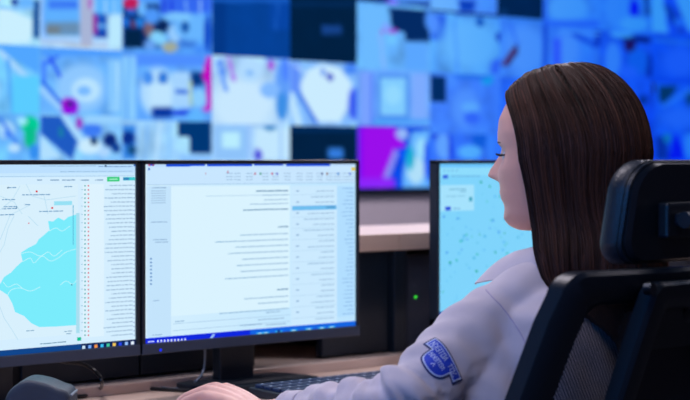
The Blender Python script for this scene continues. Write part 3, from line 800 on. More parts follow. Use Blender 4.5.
# mouse under the hand
WR = P(257, 415, 2.90); WR.z = 0.778
KN = P(212, 391, 2.95); KN.z = 0.811
hdir = Vector((KN.x - WR.x, KN.y - WR.y, 0)).normalized()
hleft = Vector((-hdir.y, hdir.x, 0))
mc = Vector((KN.x, KN.y, DESK)) + hdir * 0.022
ms = empty('computer_mouse', mc, 'dark computer mouse under the woman\'s fingers', 'mouse')
def mouse_fn(u, v):
    a = 2 * PI * u
    ph = v * PI / 2
    cx = math.cos(a) * math.cos(ph) ** .6; cy = math.sin(a) * math.cos(ph) ** .6
    h = math.sin(ph) ** .8 * .034 * (1 - .18 * (cx * .5 + .5))
    return mc + hdir * cx * .054 + hleft * cy * (.030 - .003 * math.cos(2 * a)) + Vector((0, 0, .001 + h))
mm = MB(); mm.grid(mouse_fn, 36, 14, close_u=True, caps=True)
mo = mm.build('mouse_shell', M['mouse'], ms, True)
MB().tube([mc + hdir * .030 + hleft * -.003 + Vector((0, 0, .0285)), mc + hdir * .030 + hleft * .003 + Vector((0, 0, .0285))], .006, n=16).build('scroll_wheel', M['rubber'], ms)

# small dark rounded speaker at the left
spc = P(36, 395, 3.02); spc.z = DESK
sp = empty('desk_speaker', spc, 'small dark rounded speaker box under the left monitor', 'speaker')
def sp_prof(t):
    return [(-.075, 0.0), (-.078, .035), (-.060, .068), (-.02, .078), (.02, .074), (.045, .062), (.052, .052), (.052, 0.0)][t]
RV = Vector((CA, -SA, 0)); FV = Vector((SA, CA, 0))
sprof = [(-.042, 0), (-.044, .03), (-.036, .062), (-.012, .080), (.014, .078), (.036, .070), (.056, .058), (.056, .012), (.052, 0)]
sprof = [tuple(q) for q in spline(sprof[1:8], 26)] ; sprof = [(-.040, 0)] + sprof + [(.052, 0)]
smb = MB()
rings = []
for j, off in enumerate([-.045, -.040, .040, .045]):
    sc = .93 if j in (0, 3) else 1
    rings.append([smb.bm.verts.new(spc + RV * (px_ * sc) + FV * off + Vector((0, 0, .001 + pz * sc))) for (px_, pz) in sprof])
n = len(sprof)
for a_, b_ in zip(rings, rings[1:]):
    for k in range(n): smb.bm.faces.new((a_[k], a_[(k + 1) % n], b_[(k + 1) % n], b_[k]))
smb.bm.faces.new(rings[0][::-1]); smb.bm.faces.new(rings[-1])
so = smb.build('grille_cover', M['speaker'], sp)
bv = so.modifiers.new('b', 'BEVEL'); bv.width = .003; bv.segments = 3
shade_auto(so, 40)
eb = MB(); eb.tube([spc + RV * .057 + FV * -.034 + Vector((0, 0,   .0582)), spc + RV * .057 + FV * .034 + Vector((0, 0,   .0582))], .002, n=8)
eb.build('highlight_edge', M['greycable'], sp)  # grey rod stands in for the highlight along the speaker's edge

# cables
def cable(name, pts, r, m, label, n=60):
    o = MB().tube([Vector(p) for p in spline(pts, n)], r, n=8).build(name, m, None, True)
    tag(o, label, 'cable')
    return o
def D(px, py, z):   # point at height z seen at px,py
    d = (CAMZ - z) * FPX / (py - 160)
    q = P(px, py, d); return (q.x, q.y, z)
zc = DESK + .004
a0 = P(55, 352, 3.34); a0.y
ycb = 2.69
def YP(px, py, y):
    X, Z = onplane(px, py, y); return (X, y, Z)
cable('power_cable', [YP(40, 350, ycb), YP(60, 361, ycb), YP(82, 364, ycb - .01), YP(96, 372, ycb - .03), YP(102, 382, ycb - .07), (D(98, 391, zc)), (D(84, 396, zc)), (D(60, 398, zc))], .0032, M['rubber'], 'black cable looping down from the left monitor to the desk')
cable('display_cable', [D(66, 392, zc), D(84, 389, zc), D(104, 391, zc), D(126, 387.5, zc), D(150, 388.5, zc), D(176, 390, zc), D(196, 391, zc + .0), D(214, 392, zc)], .0034, M['rubber'], 'black cable lying along the desk behind the speaker')
cable('usb_cable', [YP(205, 342, ycb), YP(205, 360, ycb), YP(203, 372, ycb), YP(197, 380.5, ycb - .01), (D(188, 386.5, zc)), (D(172, 388.6, zc)), (D(150, 386, zc)), (D(128, 385, zc))], .0022, M['greycable'], 'thin grey cable hanging behind the middle monitor')

# ------------------------------------------------------------------ office chair
CX = 2.24
ch = empty('office_chair', (CX, 1.86, 0), 'black mesh back office chair with headrest, woman sitting in it', 'office chair')
REC = math.tan(math.radians(17))
YB, ZTOP = 1.56, 1.008
def yb(z): return YB + (ZTOP - z) * REC - 0.5 * max(0, ZTOP - z - .3) ** 2   # recline: lower = further forward
def hw(z):
    t = ZTOP - z
    return .238 + .03 * min(1, t / .2) - .10 * max(0, (t - .3) / .25) ** 2
def frame_pt(x, z, off=0.0):
    cur = -0.035 * (1 - (x / .26) ** 2)
    return Vector((CX + x, yb(z) + cur + off, z))
# outer frame: swept rounded-rectangle loop
ZBOT = ZTOP - .52
loop = []
def corner(cx, cz, r, a0, a1, n=7):
    return [(cx + r * math.cos(a0 + (a1 - a0) * k / (n - 1)), cz + r * math.sin(a0 + (a1 - a0) * k / (n - 1))) for k in range(n)]
def frame_loop(ins, ztop_, zbot_, r, hwf, cx=0):
    pts = []
    zt_, zb_ = ztop_ - ins, zbot_ + ins
    wl = lambda z: hwf(z) - ins
    pts += corner(wl(zt_) - r, zt_ - r, r, 0, PI / 2)[::-1][::-1]
    tl = corner(-(wl(zt_) - r), zt_ - r, r, PI / 2, PI)
    top = [(wl(zt_) - r - (2 * (wl(zt_) - r)) * k / 10, zt_) for k in range(1, 10)]
    left = [(-wl(z), z) for z in [zt_ - r - (zt_ - zb_ - 2 * r) * k / 14 for k in range(1, 14)]]
    bl = corner(-(wl(zb_) - r), zb_ + r, r, PI, 3 * PI / 2)
    bot = [(-(wl(zb_) - r) + (2 * (wl(zb_) - r)) * k / 10, zb_) for k in range(1, 10)]
    br = corner(wl(zb_) - r, zb_ + r, r, 3 * PI / 2, 2 * PI)
    right = [(wl(z), z) for z in [zb_ + r + (zt_ - zb_ - 2 * r) * k / 14 for k in range(1, 14)]]
    return pts + top + tl + left + bl + bot + br + right
def band(outer, inner, fpt, y0, y1, bulge=0.0):
    """closed frame band between two loops, with thickness and rounded back"""
    mb = MB(); bm = mb.bm
    n = len(outer)
    prof = [(0, y1), (0, y0), (.12, y0 - .006 - bulge * .5), (.5, y0 - .008 - bulge), (.88, y0 - .006 - bulge * .5), (1, y0), (1, y1)]
    rings = []
    for (o_, i_) in zip(outer, inner):
        rings.append([bm.verts.new(fpt(o_[0] + (i_[0] - o_[0]) * f, o_[1] + (i_[1] - o_[1]) * f, off)) for f, off in prof])
    m_ = len(prof)
    for k in range(n):
        a_, b_ = rings[k], rings[(k + 1) % n]
        for q in range(m_):
            bm.faces.new((a_[q], a_[(q + 1) % m_], b_[(q + 1) % m_], b_[q]))
    return mb
lo = frame_loop(0, ZTOP, ZBOT, .030, hw)
li = frame_loop(.050, ZTOP + .006, ZBOT, .022, lambda z: hw(z) - .004)
shade_auto(band(lo, li, frame_pt, -.008, .016).build('backrest_frame', M['chairblack'], ch))
# woven net of two diagonal sets of flat threads
mb = MB(); bm = mb.bm
def inside(x, z): return abs(x) < hw(z) - .040 and ZBOT + .03 < z < ZTOP - .03
def thread(sgn, c, off, w=.0014):
    pts = []
    N = 60
    for k in range(N + 1):
        z = ZBOT + .02 + (ZTOP - .02 - ZBOT - .02) * k / N
        x = c + sgn * (z - ZBOT) * 0.8
        if inside(x, z): pts.append((x, z))
    if len(pts) < 2: return
    prev = None
    for (x, z) in pts:
        a_ = bm.verts.new(frame_pt(x - w, z, off)); b_ = bm.verts.new(frame_pt(x + w, z, off))
        if prev: bm.faces.new((prev[0], prev[1], b_, a_))
        prev = (a_, b_)
sp_ = .0052
for k in range(-135, 140):
    thread(1, k * sp_, 0.003); thread(-1, k * sp_, 0.0045)
mesh_o = mb.build('mesh_backrest', M['meshfab'], ch)
# rear support: narrower inverted U carrying the lumbar and the headrest
def sup_pt(x, z, off=0.0): return Vector((CX + x, yb(z) - .058 + off, z))
hw2 = lambda z: .114 + .11 * min(.3, (ZTOP - z))
lo2 = frame_loop(0, ZTOP - .016, ZBOT + .02, .018, hw2)
li2 = frame_loop(.038, ZTOP - .016, ZBOT + .02, .012, hw2)
shade_auto(band(lo2, li2, sup_pt, -.008, .012).build('rear_support', M['chairblack'], ch))
MB().prism([(yb(.95) - .055, .955), (yb(.95) - .02, .95), (yb(.91) - .02, .91), (yb(.9) - .055, .90)], 'x', CX - .10, CX + .10).build('cross_bar', M['chairblack'], ch)
MB().box(CX - .088, CX + .088, yb(.87) - .042, yb(.87) - .022, .80, .935, bev=.008).build('lumbar_pad', M['chairblack'], ch)
# headrest
hz0, hz1 = 1.012, 1.150
hw_h = .114
def head_loop(s, sz):
    pts = []
    r = .034
    w, h0, h1 = hw_h * s, hz0 + (1 - sz) * .07, hz1 - (1 - sz) * .07
    for (cx, cz, a0, r) in ((w * .95 - .046, h1 - .046, 0, .046), (-(w * .95 - .046), h1 - .046, PI / 2, .046), (-(w - .03), h0 + .03, PI, .03), (w - .03, h0 + .03, 3 * PI / 2, .03)):
        pts += corner(cx, cz, r, a0, a0 + PI / 2, 8)
    return pts
mb = MB(); bm = mb.bm
YH = 1.545
def hp(x, y, z): return Vector((CX + x, YH + y - .10 * x * x / .142 * 0 + 0.018 * (x / .142) ** 2 + .1 * (1.08 - z), z))
rings = []
for (s, y) in ((.90, .0), (.945, -.002), (.965, .003), (.985, .002), (1.0, .007), (1.005, .015), (1.0, .024), (.96, .031), (.85, .036), (.5, .040)):
    rings.append([bm.verts.new(hp(x, y, z)) for (x, z) in head_loop(s, 1 - (1 - s) * .6)])
for a_, b_ in zip(rings, rings[1:]):
    for k in range(len(a_)): bm.faces.new((a_[k], a_[(k + 1) % len(a_)], b_[(k + 1) % len(a_)], b_[k]))
bm.faces.new(rings[-1])
shade_auto(mb.build('headrest_cushion', M['leather'], ch), 50)
mb = MB()
ringa = head_loop(.905, .95); ringb = head_loop(.84, .92)
va = [mb.bm.verts.new(hp(x, .004, z)) for x, z in ringa]
vb = [mb.bm.verts.new(hp(x, -.003, z)) for x, z in ringa]
vc = [mb.bm.verts.new(hp(x, -.007, z)) for x, z in ringb]
n = len(va)
for a_, b_ in ((va, vb), (vb, vc)):
    for k in range(n): mb.bm.faces.new((a_[k], a_[(k + 1) % n], b_[(k + 1) % n], b_[k]))
mb.bm.faces.new(vc); mb.bm.faces.new(va[::-1])
shade_auto(mb.build('headrest_shell', M['chairblack'], ch), 30)
mb = MB()
mb.box(CX - .045, CX + .045, YH - .018, YH - .000, 1.046, 1.094, bev=.004)
mb.box(CX - .036, CX + .036, YH - .050, YH - .020, 1.062, 1.080, bev=.005)
mb.tube([(CX - .04, YH - .04, 1.071), (CX + .04, YH - .04, 1.071)], .011, n=18)
mb.build('headrest_bracket', M['chairblack'], ch)
shade_auto(MB().tube([Vector(p) for p in spline([(CX + .005, YH - .045, 1.072), (CX + .005, YH - .058, 1.04), (CX + .005, yb(.98) - .075, .99), (CX + .005, yb(.9) - .045, .92)], 16)], [(.007, .018)] * 16, n=14, up=(0, 1, 0)).build('headrest_post', M['chairblack'], ch))
MB().tube([(CX - .128, yb(.985) - .075, .985), (CX - .128, yb(.985) - .064, .985)], .008, n=16).build('screw', M['metal'], ch)
# seat and running gear
mb = MB()
seat_ring = [(.245 * math.copysign(abs(math.cos(a)) ** .45, math.cos(a)), .235 * math.copysign(abs(math.sin(a)) ** .45, math.sin(a))) for a in [2 * PI * k / 48 for k in range(48)]]
mb.prism([(CX + x, 1.87 + y) for x, y in seat_ring], 'z', .39, .455, bev=.018)
shade_auto(mb.build('seat', M['leather'], ch), 40)
MB().prism([(1.60, .34), (1.98, .34), (1.98, .39), (1.68, .39), (yb(.56) - .05, .62), (yb(.56) - .09, .60)], 'x', CX - .05, CX + .05, bev=.004).build('tilt_mechanism', M['chairblack'], ch)
MB().tube([(CX, 1.86, .10), (CX, 1.86, .34)], .026, n=20).build('gas_lift', M['metal'], ch)
for s in (-1, 1):
    am = MB()
    am.tube([Vector(p) for p in spline([(CX + s * .20, 1.83, .37), (CX + s * .275, 1.83, .37), (CX + s * .285, 1.82, .44), (CX + s * .285, 1.80, .585)], 14)], [(.022, .014)] * 14, n=12)
    am.box(CX + s * .285 - .038, CX + s * .285 + .038, 1.68, 1.905, .585, .61, bev=.01)
    shade_auto(am.build('armrest', M['chairblack'], ch), 40)
for k in range(5):
    a = 2 * PI * k / 5 + .3
    e = Vector((CX + .31 * math.cos(a), 1.86 + .31 * math.sin(a), .075))
    lb = MB(); lb.tube([(CX, 1.86, .115), ((CX + e.x) / 2, (1.86 + e.y) / 2, .10), e], [.034, .026, .018], n=12)
    leg = lb.build('leg', M['chairblack'], ch, True)
    t_ = Vector((-math.sin(a), math.cos(a), 0))
    wb = MB(); wb.tube([e + t_ * -.02 + Vector((0, 0, -.045)), e + t_ * .02 + Vector((0, 0, -.045))], .030, n=20)
    w_ = wb.build('caster', M['rubber'], ch)

# ------------------------------------------------------------------ the woman
HX, HY, HZ = 2.2755, 1.776, 1.052     # chin level under the ear axis
person = empty('person', (2.30, 1.78, 0.0), 'seated woman in a white uniform shirt with long brown hair, hand on the mouse', 'person')
YAW = math.radians(16)
FW = Vector((-math.sin(YAW), math.cos(YAW), 0)); LF = Vector((-math.cos(YAW), -math.sin(YAW), 0))
TILT = math.radians(3)
def HL(x, y, z):
    """head-local (forward, left, up from chin) to world"""
    x2 = x * math.cos(TILT) + (z - .1) * math.sin(TILT)
    z2 = .1 + (z - .1) * math.cos(TILT) - x * math.sin(TILT)
    return Vector((HX, HY, HZ)) + FW * x2 + LF * y + Vector((0, 0, z2))
def interp(z, tab):
    zs = [t[0] for t in tab]
    return float(np.interp(z, zs, [t[1] for t in tab]))
Ff = [(-.002, .045), (0, .062), (.006, .074), (.018, .0815), (.032, .079), (.040, .080), (.052, .084), (.062, .083), (.075, .0835), (.09, .083), (.105, .079), (.115, .078), (.125, .0815), (.140, .0825), (.16, .080), (.18, .070), (.195, .056), (.207, .038), (.215, .01)]
Bk = [(-.002, .03), (0, .022), (.010, .0), (.022, -.022), (.04, -.044), (.06, -.058), (.08, -.075), (.10, -.088), (.13, -.094), (.16, -.088), (.18, -.075), (.195, -.057), (.207, -.035), (.215, -.012)]
Wd = [(-.002, .008), (0, .018), (.010, .034), (.022, .046), (.04, .055), (.06, .061), (.085, .067), (.11, .071), (.14, .073), (.16, .069), (.18, .059), (.195, .046), (.207, .029), (.215, .008)]
def gs(v, s): return math.exp(-(v / s) ** 2)
def head_fn(u, v):
    th = 2 * PI * u            # 0 = forward
    z = -.002 + .217 * (0.5 - 0.5 * math.cos(PI * v))
    f, bk, w = interp(z, Ff), interp(z, Bk), interp(z, Wd)
    cx = bk * .45 + f * .55 - (f - bk) * .05
    c, s = math.cos(th), math.sin(th)
    y = w * math.copysign(abs(s) ** .92, s)
    x = cx + (f - cx) * math.copysign(abs(c) ** .88, c) if c > 0 else cx + (cx - bk) * math.copysign(abs(c) ** .95, c)
    if c > 0.0:
        ay = abs(y)
        # nose
        nose = 0
        if .068 < z < .125:
            t = (z - .0725) / .048
            nose = .0285 * max(0, min(1, 1.08 - t)) ** .85 * gs(y, .0085 + .004 * (1 - min(1, t)))
            if z < .080: nose *= max(0, (z - .069) / .011)
        x += nose
        x += .0045 * gs(ay - .012, .006) * gs(z - .076, .007)
        # sockets
        x -= .0105 * gs(ay - .031, .016) * gs(z - .108, .013)
        x += .003 * gs(ay - .028, .02) * gs(z - .126, .007)
        # eyelids
        x += .0065 * gs(ay - .031, .011) * gs(z - .106, .0075)
        # cheekbone
        x += .004 * gs(ay - .042, .016) * gs(z - .082, .018)
        # lips
        x += .0055 * gs(y, .018) * gs(z - .056, .0055) + .006 * gs(y, .016) * gs(z - .0455, .0055)
        x -= .003 * gs(y, .02) * gs(z - .0505, .0022)
        x -= .002 * gs(y, .02) * gs(z - .036, .005)
        x += .003 * gs(y, .016) * gs(z - .016, .010)
    return HL(x, y, z)

bmb = MB()
bmb.grid(head_fn, 120, 110, close_u=True, caps=True)
# ears
for s in (-1, 1):
    for k in range(9):
        a = -2.2 + 4.4 * k / 8
        bmb.sphere(HL(-.012 - .012 * math.cos(a), s * (.072 + .004), .098 + .026 * math.sin(a)), (.0055, .0055, .0055), u=8, v=6)
    bmb.sphere(HL(-.004, s * .068, .098), (.012, .010, .018), u=10, v=8)
# neck
bmb.tube([Vector((2.285, 1.735, .93)), Vector((2.283, 1.742, .985)), Vector((2.281, 1.755, 1.03)), HL(-.022, 0, .055), HL(-.02, 0, .09)], [(.062, .066), .053, .050, .049, .045], n=24)
# torso
SH_L = P(498, 322, 2.80)          # near shoulder joint
SH_R = Vector((2.455, 1.80, .925))
def torso(mb, g):
    secs = [(.44, 1.79, .165, .115), (.50, 1.78, .172, .12), (.58, 1.77, .150, .105), (.66, 1.765, .135, .095), (.74, 1.765, .142, .10), (.82, 1.765, .155, .112), (.88, 1.76, .162, .108), (.93, 1.755, .155, .09), (.962, 1.75, .115, .068), (.985, 1.745, .07, .056)]
    rows = spline([(z, y, w, d) for z, y, w, d in secs], 40)
    pts = rows
    def fn(u, v):
        i = min(int(round(v * 39)), 39)
        z, y, w, d = pts[i]
        a = 2 * PI * u
        c, s = math.cos(a), math.sin(a)
        X = 2.295 + (w + g) * math.copysign(abs(c) ** .85, c)
        Yv = y + (d + g) * math.copysign(abs(s) ** .85, s)
        if s > 0 and .76 < z < .92:   # chest
            Yv += .028 * gs(abs(X - 2.295) - .07, .05) * gs(z - .84, .045)
        return Vector((X, Yv, z + (g if v > .98 else 0)))
    mb.grid(fn, 48, 40, close_u=True, caps=True)
torso(bmb, 0)
# arms (left arm rests along the desk, right arm bent forward)
EL_L = P(396, 408, 2.70); EL_L.z = max(EL_L.z, .80)
print('elbow', EL_L, 'shoulder', SH_L, 'wrist', WR, 'knuckle', KN)
armL = spline([tuple(SH_L + Vector((.055, -.01, .0))), tuple(SH_L), tuple(SH_L.lerp(EL_L, .5) + Vector((-.0, -.0, .004))), tuple(EL_L), tuple(EL_L.lerp(WR, .5) + Vector((0, 0, .002))), tuple(WR)], 40)
radL = list(np.interp(np.linspace(0, 1, 40), [0, .2, .4, .6, .8, 1], [.043, .043, .034, .027, .026, .022]))
bmb.tube([Vector(p) for p in armL], radL, n=20)
EL_R = Vector((2.60, 1.92, .795)); WR_R = Vector((2.55, 2.12, .780))
armR = spline([tuple(SH_R + Vector((-.055, -.01, 0))), tuple(SH_R), tuple(SH_R.lerp(EL_R, .5)), tuple(EL_R), tuple(EL_R.lerp(WR_R, .5)), tuple(WR_R)], 40)
bmb.tube([Vector(p) for p in armR], radL, n=20)

def hand(mb, W, K, d, side, lift, curl):
    """palm + five fingers. d = horizontal pointing direction, side = towards the thumb"""
    up = Vector((0, 0, 1))
    palm_dir = (K - W).normalized()
    # palm: four overlapping metacarpal rays
    base = []
    for i, (o, L) in enumerate(((.030, .0), (.010, .004), (-.010, .001), (-.029, -.008))):
        k = K + side * o + palm_dir * L + up * (-.0015 * abs(i - 1) ** 1.5)
        w0 = W + side * (o * .55)
        mb.tube([Vector(p) for p in spline([tuple(w0 - palm_dir * .01), tuple(w0.lerp(k, .5) + up * .003), tuple(k)], 8)], [.0150, .0150, .0148, .0145, .0138, .0128, .0118, .0105], n=12)
        base.append(k)
    lens = ((.040, .024, .020), (.044, .028, .021), (.041, .026, .021), (.032, .020, .018))
    tips = []
    for i, (k, ls) in enumerate(zip(base, lens)):
        fan = (side * (.10 - .085 * i)).copy()
        dd = (d + fan).normalized()
        a = curl[0]
        pts = [k - palm_dir * .012, k]
        p = k.copy()
        for j, L in enumerate(ls):
            a = curl[j]
            p = p + (dd * math.cos(a) - up * math.sin(a)) * L
            pts.append(p.copy())
        rr = [.0098, .0098, .0085, .0078, .0062]
        P2 = spline([tuple(q) for q in pts], 22)
        R2 = np.interp(np.linspace(0, 1, 22), np.linspace(0, 1, 5), rr)
        R2[-1] = .0035
        mb.tube([Vector(q) for q in P2], [float(x) for x in R2], n=12)
        tips.append((Vector(P2[-1]), Vector(P2[-3]), dd))
    # thumb
    t0 = W.lerp(K, .28) + side * .020 - up * .006
    t1 = t0 + side * .022 + d * .022 - up * .006
    t2 = t1 + side * .006 + d * .030 - up * .007
    t3 = t2 - side * .004 + d * .024 - up * .006
    T = spline([tuple(t0 - side * .008), tuple(t1), tuple(t2), tuple(t3)], 16)
    TR = list(np.interp(np.linspace(0, 1, 16), [0, .33, .66, .95, 1], [.015, .0125, .0100, .0080, .0045]))
    mb.tube([Vector(q) for q in T], TR, n=12)
    return tips
tipsL = hand(bmb, WR, KN, hdir, -hleft, 0, (.32, .70, .55))
KR = WR_R + Vector((-.01, .085, .004)); dR = Vector((-.05, 1, 0)).normalized()
tipsR = hand(bmb, WR_R, KR, dR, Vector((-1, -.05, 0)), 0, (.2, .5, .6))
# legs under the desk
def leg_pts(s): return [(2.295 + s * .085, 1.80, .50), (2.295 + s * .10, 2.0, .515), (2.295 + s * .11, 2.24, .51), (2.295 + s * .11, 2.28, .44), (2.295 + s * .11, 2.27, .27), (2.295 + s * .11, 2.25, .10), (2.295 + s * .115, 2.26, .06)]
for s in (-1, 1):
    bmb.tube([Vector(p) for p in spline(leg_pts(s), 36)], list(np.interp(np.linspace(0, 1, 36), [0, .2, .34, .5, .65, .85, 1], [.082, .075, .056, .052, .054, .036, .034])), n=18)
    bmb.tube([(2.295 + s * .115, 2.235, .05), (2.295 + s * .118, 2.30, .042), (2.295 + s * .12, 2.41, .032)], [.033, .034, .022], n=14)
body_me = voxel(bmb.mesh('body'), .0032, 3, .5)
body = link('body', body_me, M['skin'], person, True)

# eyes, lashes, brows
from mathutils.bvhtree import BVHTree
bvb = BVHTree.FromPolygons([v.co.copy() for v in body_me.vertices], [tuple(p.vertices) for p in body_me.polygons])
def face_at(y, z, off=0.0):
    o_ = HL(.2, y, z); h_ = bvb.ray_cast(o_, (HL(0, y, z) - o_).normalized())[0]
    return h_ + FW * off
for s in (-1, 1):
    MB().sphere(face_at(s * .031, .1065, -.0102), (.0115, .0115, .0115)).build('eye', M['eye'], person, True)
    MB().sphere(face_at(s * .031, .1065, -.0030), (.0048, .0048, .0048)).build('iris', M['iris'], person, True)
    lm = MB()
    for k in range(15):
        f = k / 14 * 2 - 1
        r0 = face_at(s * (.031 + .0125 * f), .1095 - .0015 * f * f)
        r1 = r0 + (FW * .0125 + LF * (s * .003 * (f + .3)) + Vector((0, 0, .0005 if k % 2 else .0015)))
        lm.tube([r0, r0.lerp(r1, .5) + Vector((0, 0, -.001)), r1], [.0011, .0009, .0003], n=5)
    lm.tube([face_at(s * (.031 + .0135 * f), .1085 + .001 - .0015 * f * f) for f in [q / 6 - 1 for q in range(13)]], .0012, n=6)
    lm.build('eyelashes', M['lash'], person)
    eb = MB()
    eb.tube([face_at(s * (.030 + .018 * f), .1255 + .002 * (1 - f * f), -.0008) for f in [q / 6 - 1 for q in range(13)]], [.0004 + .0012 * (1 - (q / 6 - 1) ** 2) for q in range(13)], n=6)
    eb.build('eyebrow', mat('eyebrow_hair', (70, 46, 42), .7), person)

# ---- shirt
smb = MB()
torso(smb, .012)
# shoulder yoke joins torso and sleeves
smb.tube([Vector(p) for p in spline([tuple(SH_L + Vector((-.004, .0, .004))), (2.20, 1.772, .955), (2.295, 1.75, .975), (2.39, 1.772, .955), tuple(SH_R + Vector((.004, 0, .004)))], 24)], list(np.interp(np.linspace(0, 1, 24), [0, .25, .5, .75, 1], [.044, .048, .050, .048, .044])), n=20)
smb.tube([Vector((2.185, 1.77, .925)), Vector((2.17, 1.775, .87)), Vector((2.175, 1.775, .79))], [.045, .062, .058], n=20)
smb.tube([P(512, 318, 2.81), P(500, 355, 2.785), P(484, 400, 2.765), P(480, 430, 2.77)], [.045, .056, .060, .05], n=20)
def sleeve(mb, arm, seed):
    cut = 39
    n = 44
    P_ = spline(arm, n)
    def rad(t):
        base = np.interp(t, [0, .15, .35, .55, .62, .75, .9, 1], [.050, .056, .054, .049, .045, .038, .033, .031])
        return float(base)
    mb.tube([Vector(p) for p in P_], [rad(k / (n - 1)) for k in range(n)], n=28)
    return P_
arml = [tuple(p) for p in armL[::4]] + [tuple(armL[-1])]
sl_pts = armL[:36]
sleeve(smb, [tuple(sl_pts[k]) for k in (0, 5, 10, 15, 20, 25, 30, 33, 35)], 1)
srp = armR[:36]
sleeve(smb, [tuple(srp[k]) for k in (0, 5, 10, 15, 20, 25, 30, 33, 35)], 2)
shirt_me = voxel(smb.mesh('shirt'), .004, 5, .5)
arm_pts = np.array([list(p) for p in sl_pts])
armr_pts = np.array([list(p) for p in srp])
def fold_fn(co):
    out = np.zeros(len(co))
    for AP in (arm_pts, armr_pts):
        d2 = ((co[:, None, :] - AP[None]) ** 2).sum(2)
        i = d2.argmin(1); dist = np.sqrt(d2.min(1))
        t = i / (len(AP) - 1)
        # smooth parameter
        ax = AP[-1] - AP[0]
        rel = co - AP[i]
        ang = np.arctan2(rel[:, 2], rel[:, 0] * 1.0)
        L = np.zeros(len(AP)); L[1:] = np.cumsum(np.linalg.norm(np.diff(AP, axis=0), axis=1))
        tan = np.gradient(AP, axis=0); tan /= np.linalg.norm(tan, axis=1)[:, None]
        s = L[i] + (rel * tan[i]).sum(1)
        m = np.clip((.072 - dist) / .024, 0, 1) * np.clip((t - .12) / .15, 0, 1)
        elbow = np.exp(-((s - L[-1] * .62) / .05) ** 2)
        fore = np.clip((t - .5) / .15, 0, 1)
        w = np.sin(s * 2 * PI / .047 + 1.1 * np.sin(ang * 2 + 1) + .6) * .0026
        w2 = np.sin(s * 2 * PI / .075 + ang * 1.6 + 2.2)
        out += m * (1.5 * w * (.25 + 1.0 * elbow + .6 * fore) + .0048 * w2 * (.25 + fore * .6 + .5 * elbow))
        out += m * .0020 * np.sin(s * 2 * PI / .021 + ang * 2.5) * (elbow + fore * .6)
    nz = np.array([noise.noise(Vector(c * 16)) * .0042 + noise.noise(Vector((c[0] * 44, c[1] * 44, c[2] * 20))) * .0016 for c in co])
    back = np.sin((co[:, 2] * 1.0 + co[:, 0] * 1.4 + co[:, 1] * .6) * 2 * PI / .075) * .0022 * np.exp(-((co[:, 2] - .86) / .09) ** 2)
    return out + nz + back
displace(shirt_me, fold_fn)
_o = bpy.data.objects.new('tmp', shirt_me); COL.objects.link(_o)
_s = _o.modifiers.new('s', 'SMOOTH'); _s.factor = .5; _s.iterations = 7
shirt_me = bpy.data.meshes.new_from_object(_o.evaluated_get(bpy.context.evaluated_depsgraph_get()))
bpy.data.objects.remove(_o)
shirt = link('shirt', shirt_me, M['shirt'], person, True)

# surface finder on the shirt for patch and seams
from mathutils.bvhtree import BVHTree
bvh = BVHTree.FromPolygons([v.co.copy() for v in shirt_me.vertices], [tuple(p.vertices) for p in shirt_me.polygons])
def on_shirt(px, py, lift=.0012):
    o = Vector((0, 0, CAMZ)); dvec = (P(px, py, 1.0) - o).normalized()
    hit, nrm, _, _ = bvh.ray_cast(o, dvec)
    if hit is None: return None
    return hit + nrm * lift

# sleeve patch: its pieces are sewn onto the cloth, each a thin layer following the sleeve
pc0 = bvh.ray_cast(Vector((0, 0, CAMZ)), (P(443, 360, 1.0) - Vector((0, 0, CAMZ))).normalized())
pN = pc0[1].copy(); pC = pc0[0].copy()
# average the normal so the patch lies evenly
for (x, y) in ((432, 350), (452, 350), (440, 372), (455, 368), (446, 360)):
    q = bvh.ray_cast(Vector((0, 0, CAMZ)), (P(x, y, 1.0) - Vector((0, 0, CAMZ))).normalized())
    if q[1] is not None: pN += q[1]
pN.normalize()
def hitp(x, y): return bvh.ray_cast(Vector((0, 0, CAMZ)), (P(x, y, 1.0) - Vector((0, 0, CAMZ))).normalized())[0]
tx = hitp(465, 378) - hitp(440, 337)      # bar direction
tx = (tx - pN * tx.dot(pN)).normalized(); ty = tx.cross(pN).normalized()
if (ty.dot(Vector((0, 0, 1)))) < 0: ty = -ty      # towards the shoulder
def drape(x, y, lift):
    p = pC + tx * x + ty * y
    hit, nrm, _, _ = bvh.ray_cast(p + pN * .04, -pN)
    if hit is None: hit = p
    return hit + pN * lift
def draped_poly(pts, l0, l1, step=.0035):
    """flat shape laid over the sleeve with its own thickness"""
    bm = bmesh.new()
    vs = [bm.verts.new((x, y, 0)) for x, y in pts]
    f = bm.faces.new(vs)
    r = bmesh.ops.triangulate(bm, faces=[f])
    for _ in range(6):
        es = [e for e in bm.edges if e.calc_length() > step]
        if not es: break
        bmesh.ops.subdivide_edges(bm, edges=es, cuts=1, use_grid_fill=False)
        bmesh.ops.triangulate(bm, faces=bm.faces[:])
    ex = bmesh.ops.extrude_face_region(bm, geom=bm.faces[:])
    top = [v for v in ex['geom'] if isinstance(v, bmesh.types.BMVert)]
    ts = set(top)
    for v in bm.verts:
        v.co = drape(v.co.x, v.co.y, l1 if v in ts else l0)
    bmesh.ops.recalc_face_normals(bm, faces=bm.faces[:])
    me = bpy.data.meshes.new('patch'); bm.to_mesh(me); bm.free()
    return me
def badge(s, k=1.0):
    """bar on top, round-bottomed shield below; s shrinks inward"""
    W2, H, w2 = .0345 - s, .0085 - s, .0225 - s
    pts = [(-W2, H + .006), (W2, H + .006), (W2, -H + s * 0 + .0035), (w2, -H + .0035 + s * .0)]
    for q in range(1, 14):
        a = PI * q / 14
        pts.append((w2 * math.cos(a), -.0085 - (.021 - s) * math.sin(a) ** .8))
    pts += [(-w2, -H + .0035), (-W2, -H + .0035)]
    return pts
pe = link('sleeve_patch', draped_poly(badge(0), .0004, .0016), M['patchnavy'], shirt)
pe['label'] = 'blue shield-shaped sleeve patch with white border and lettering'
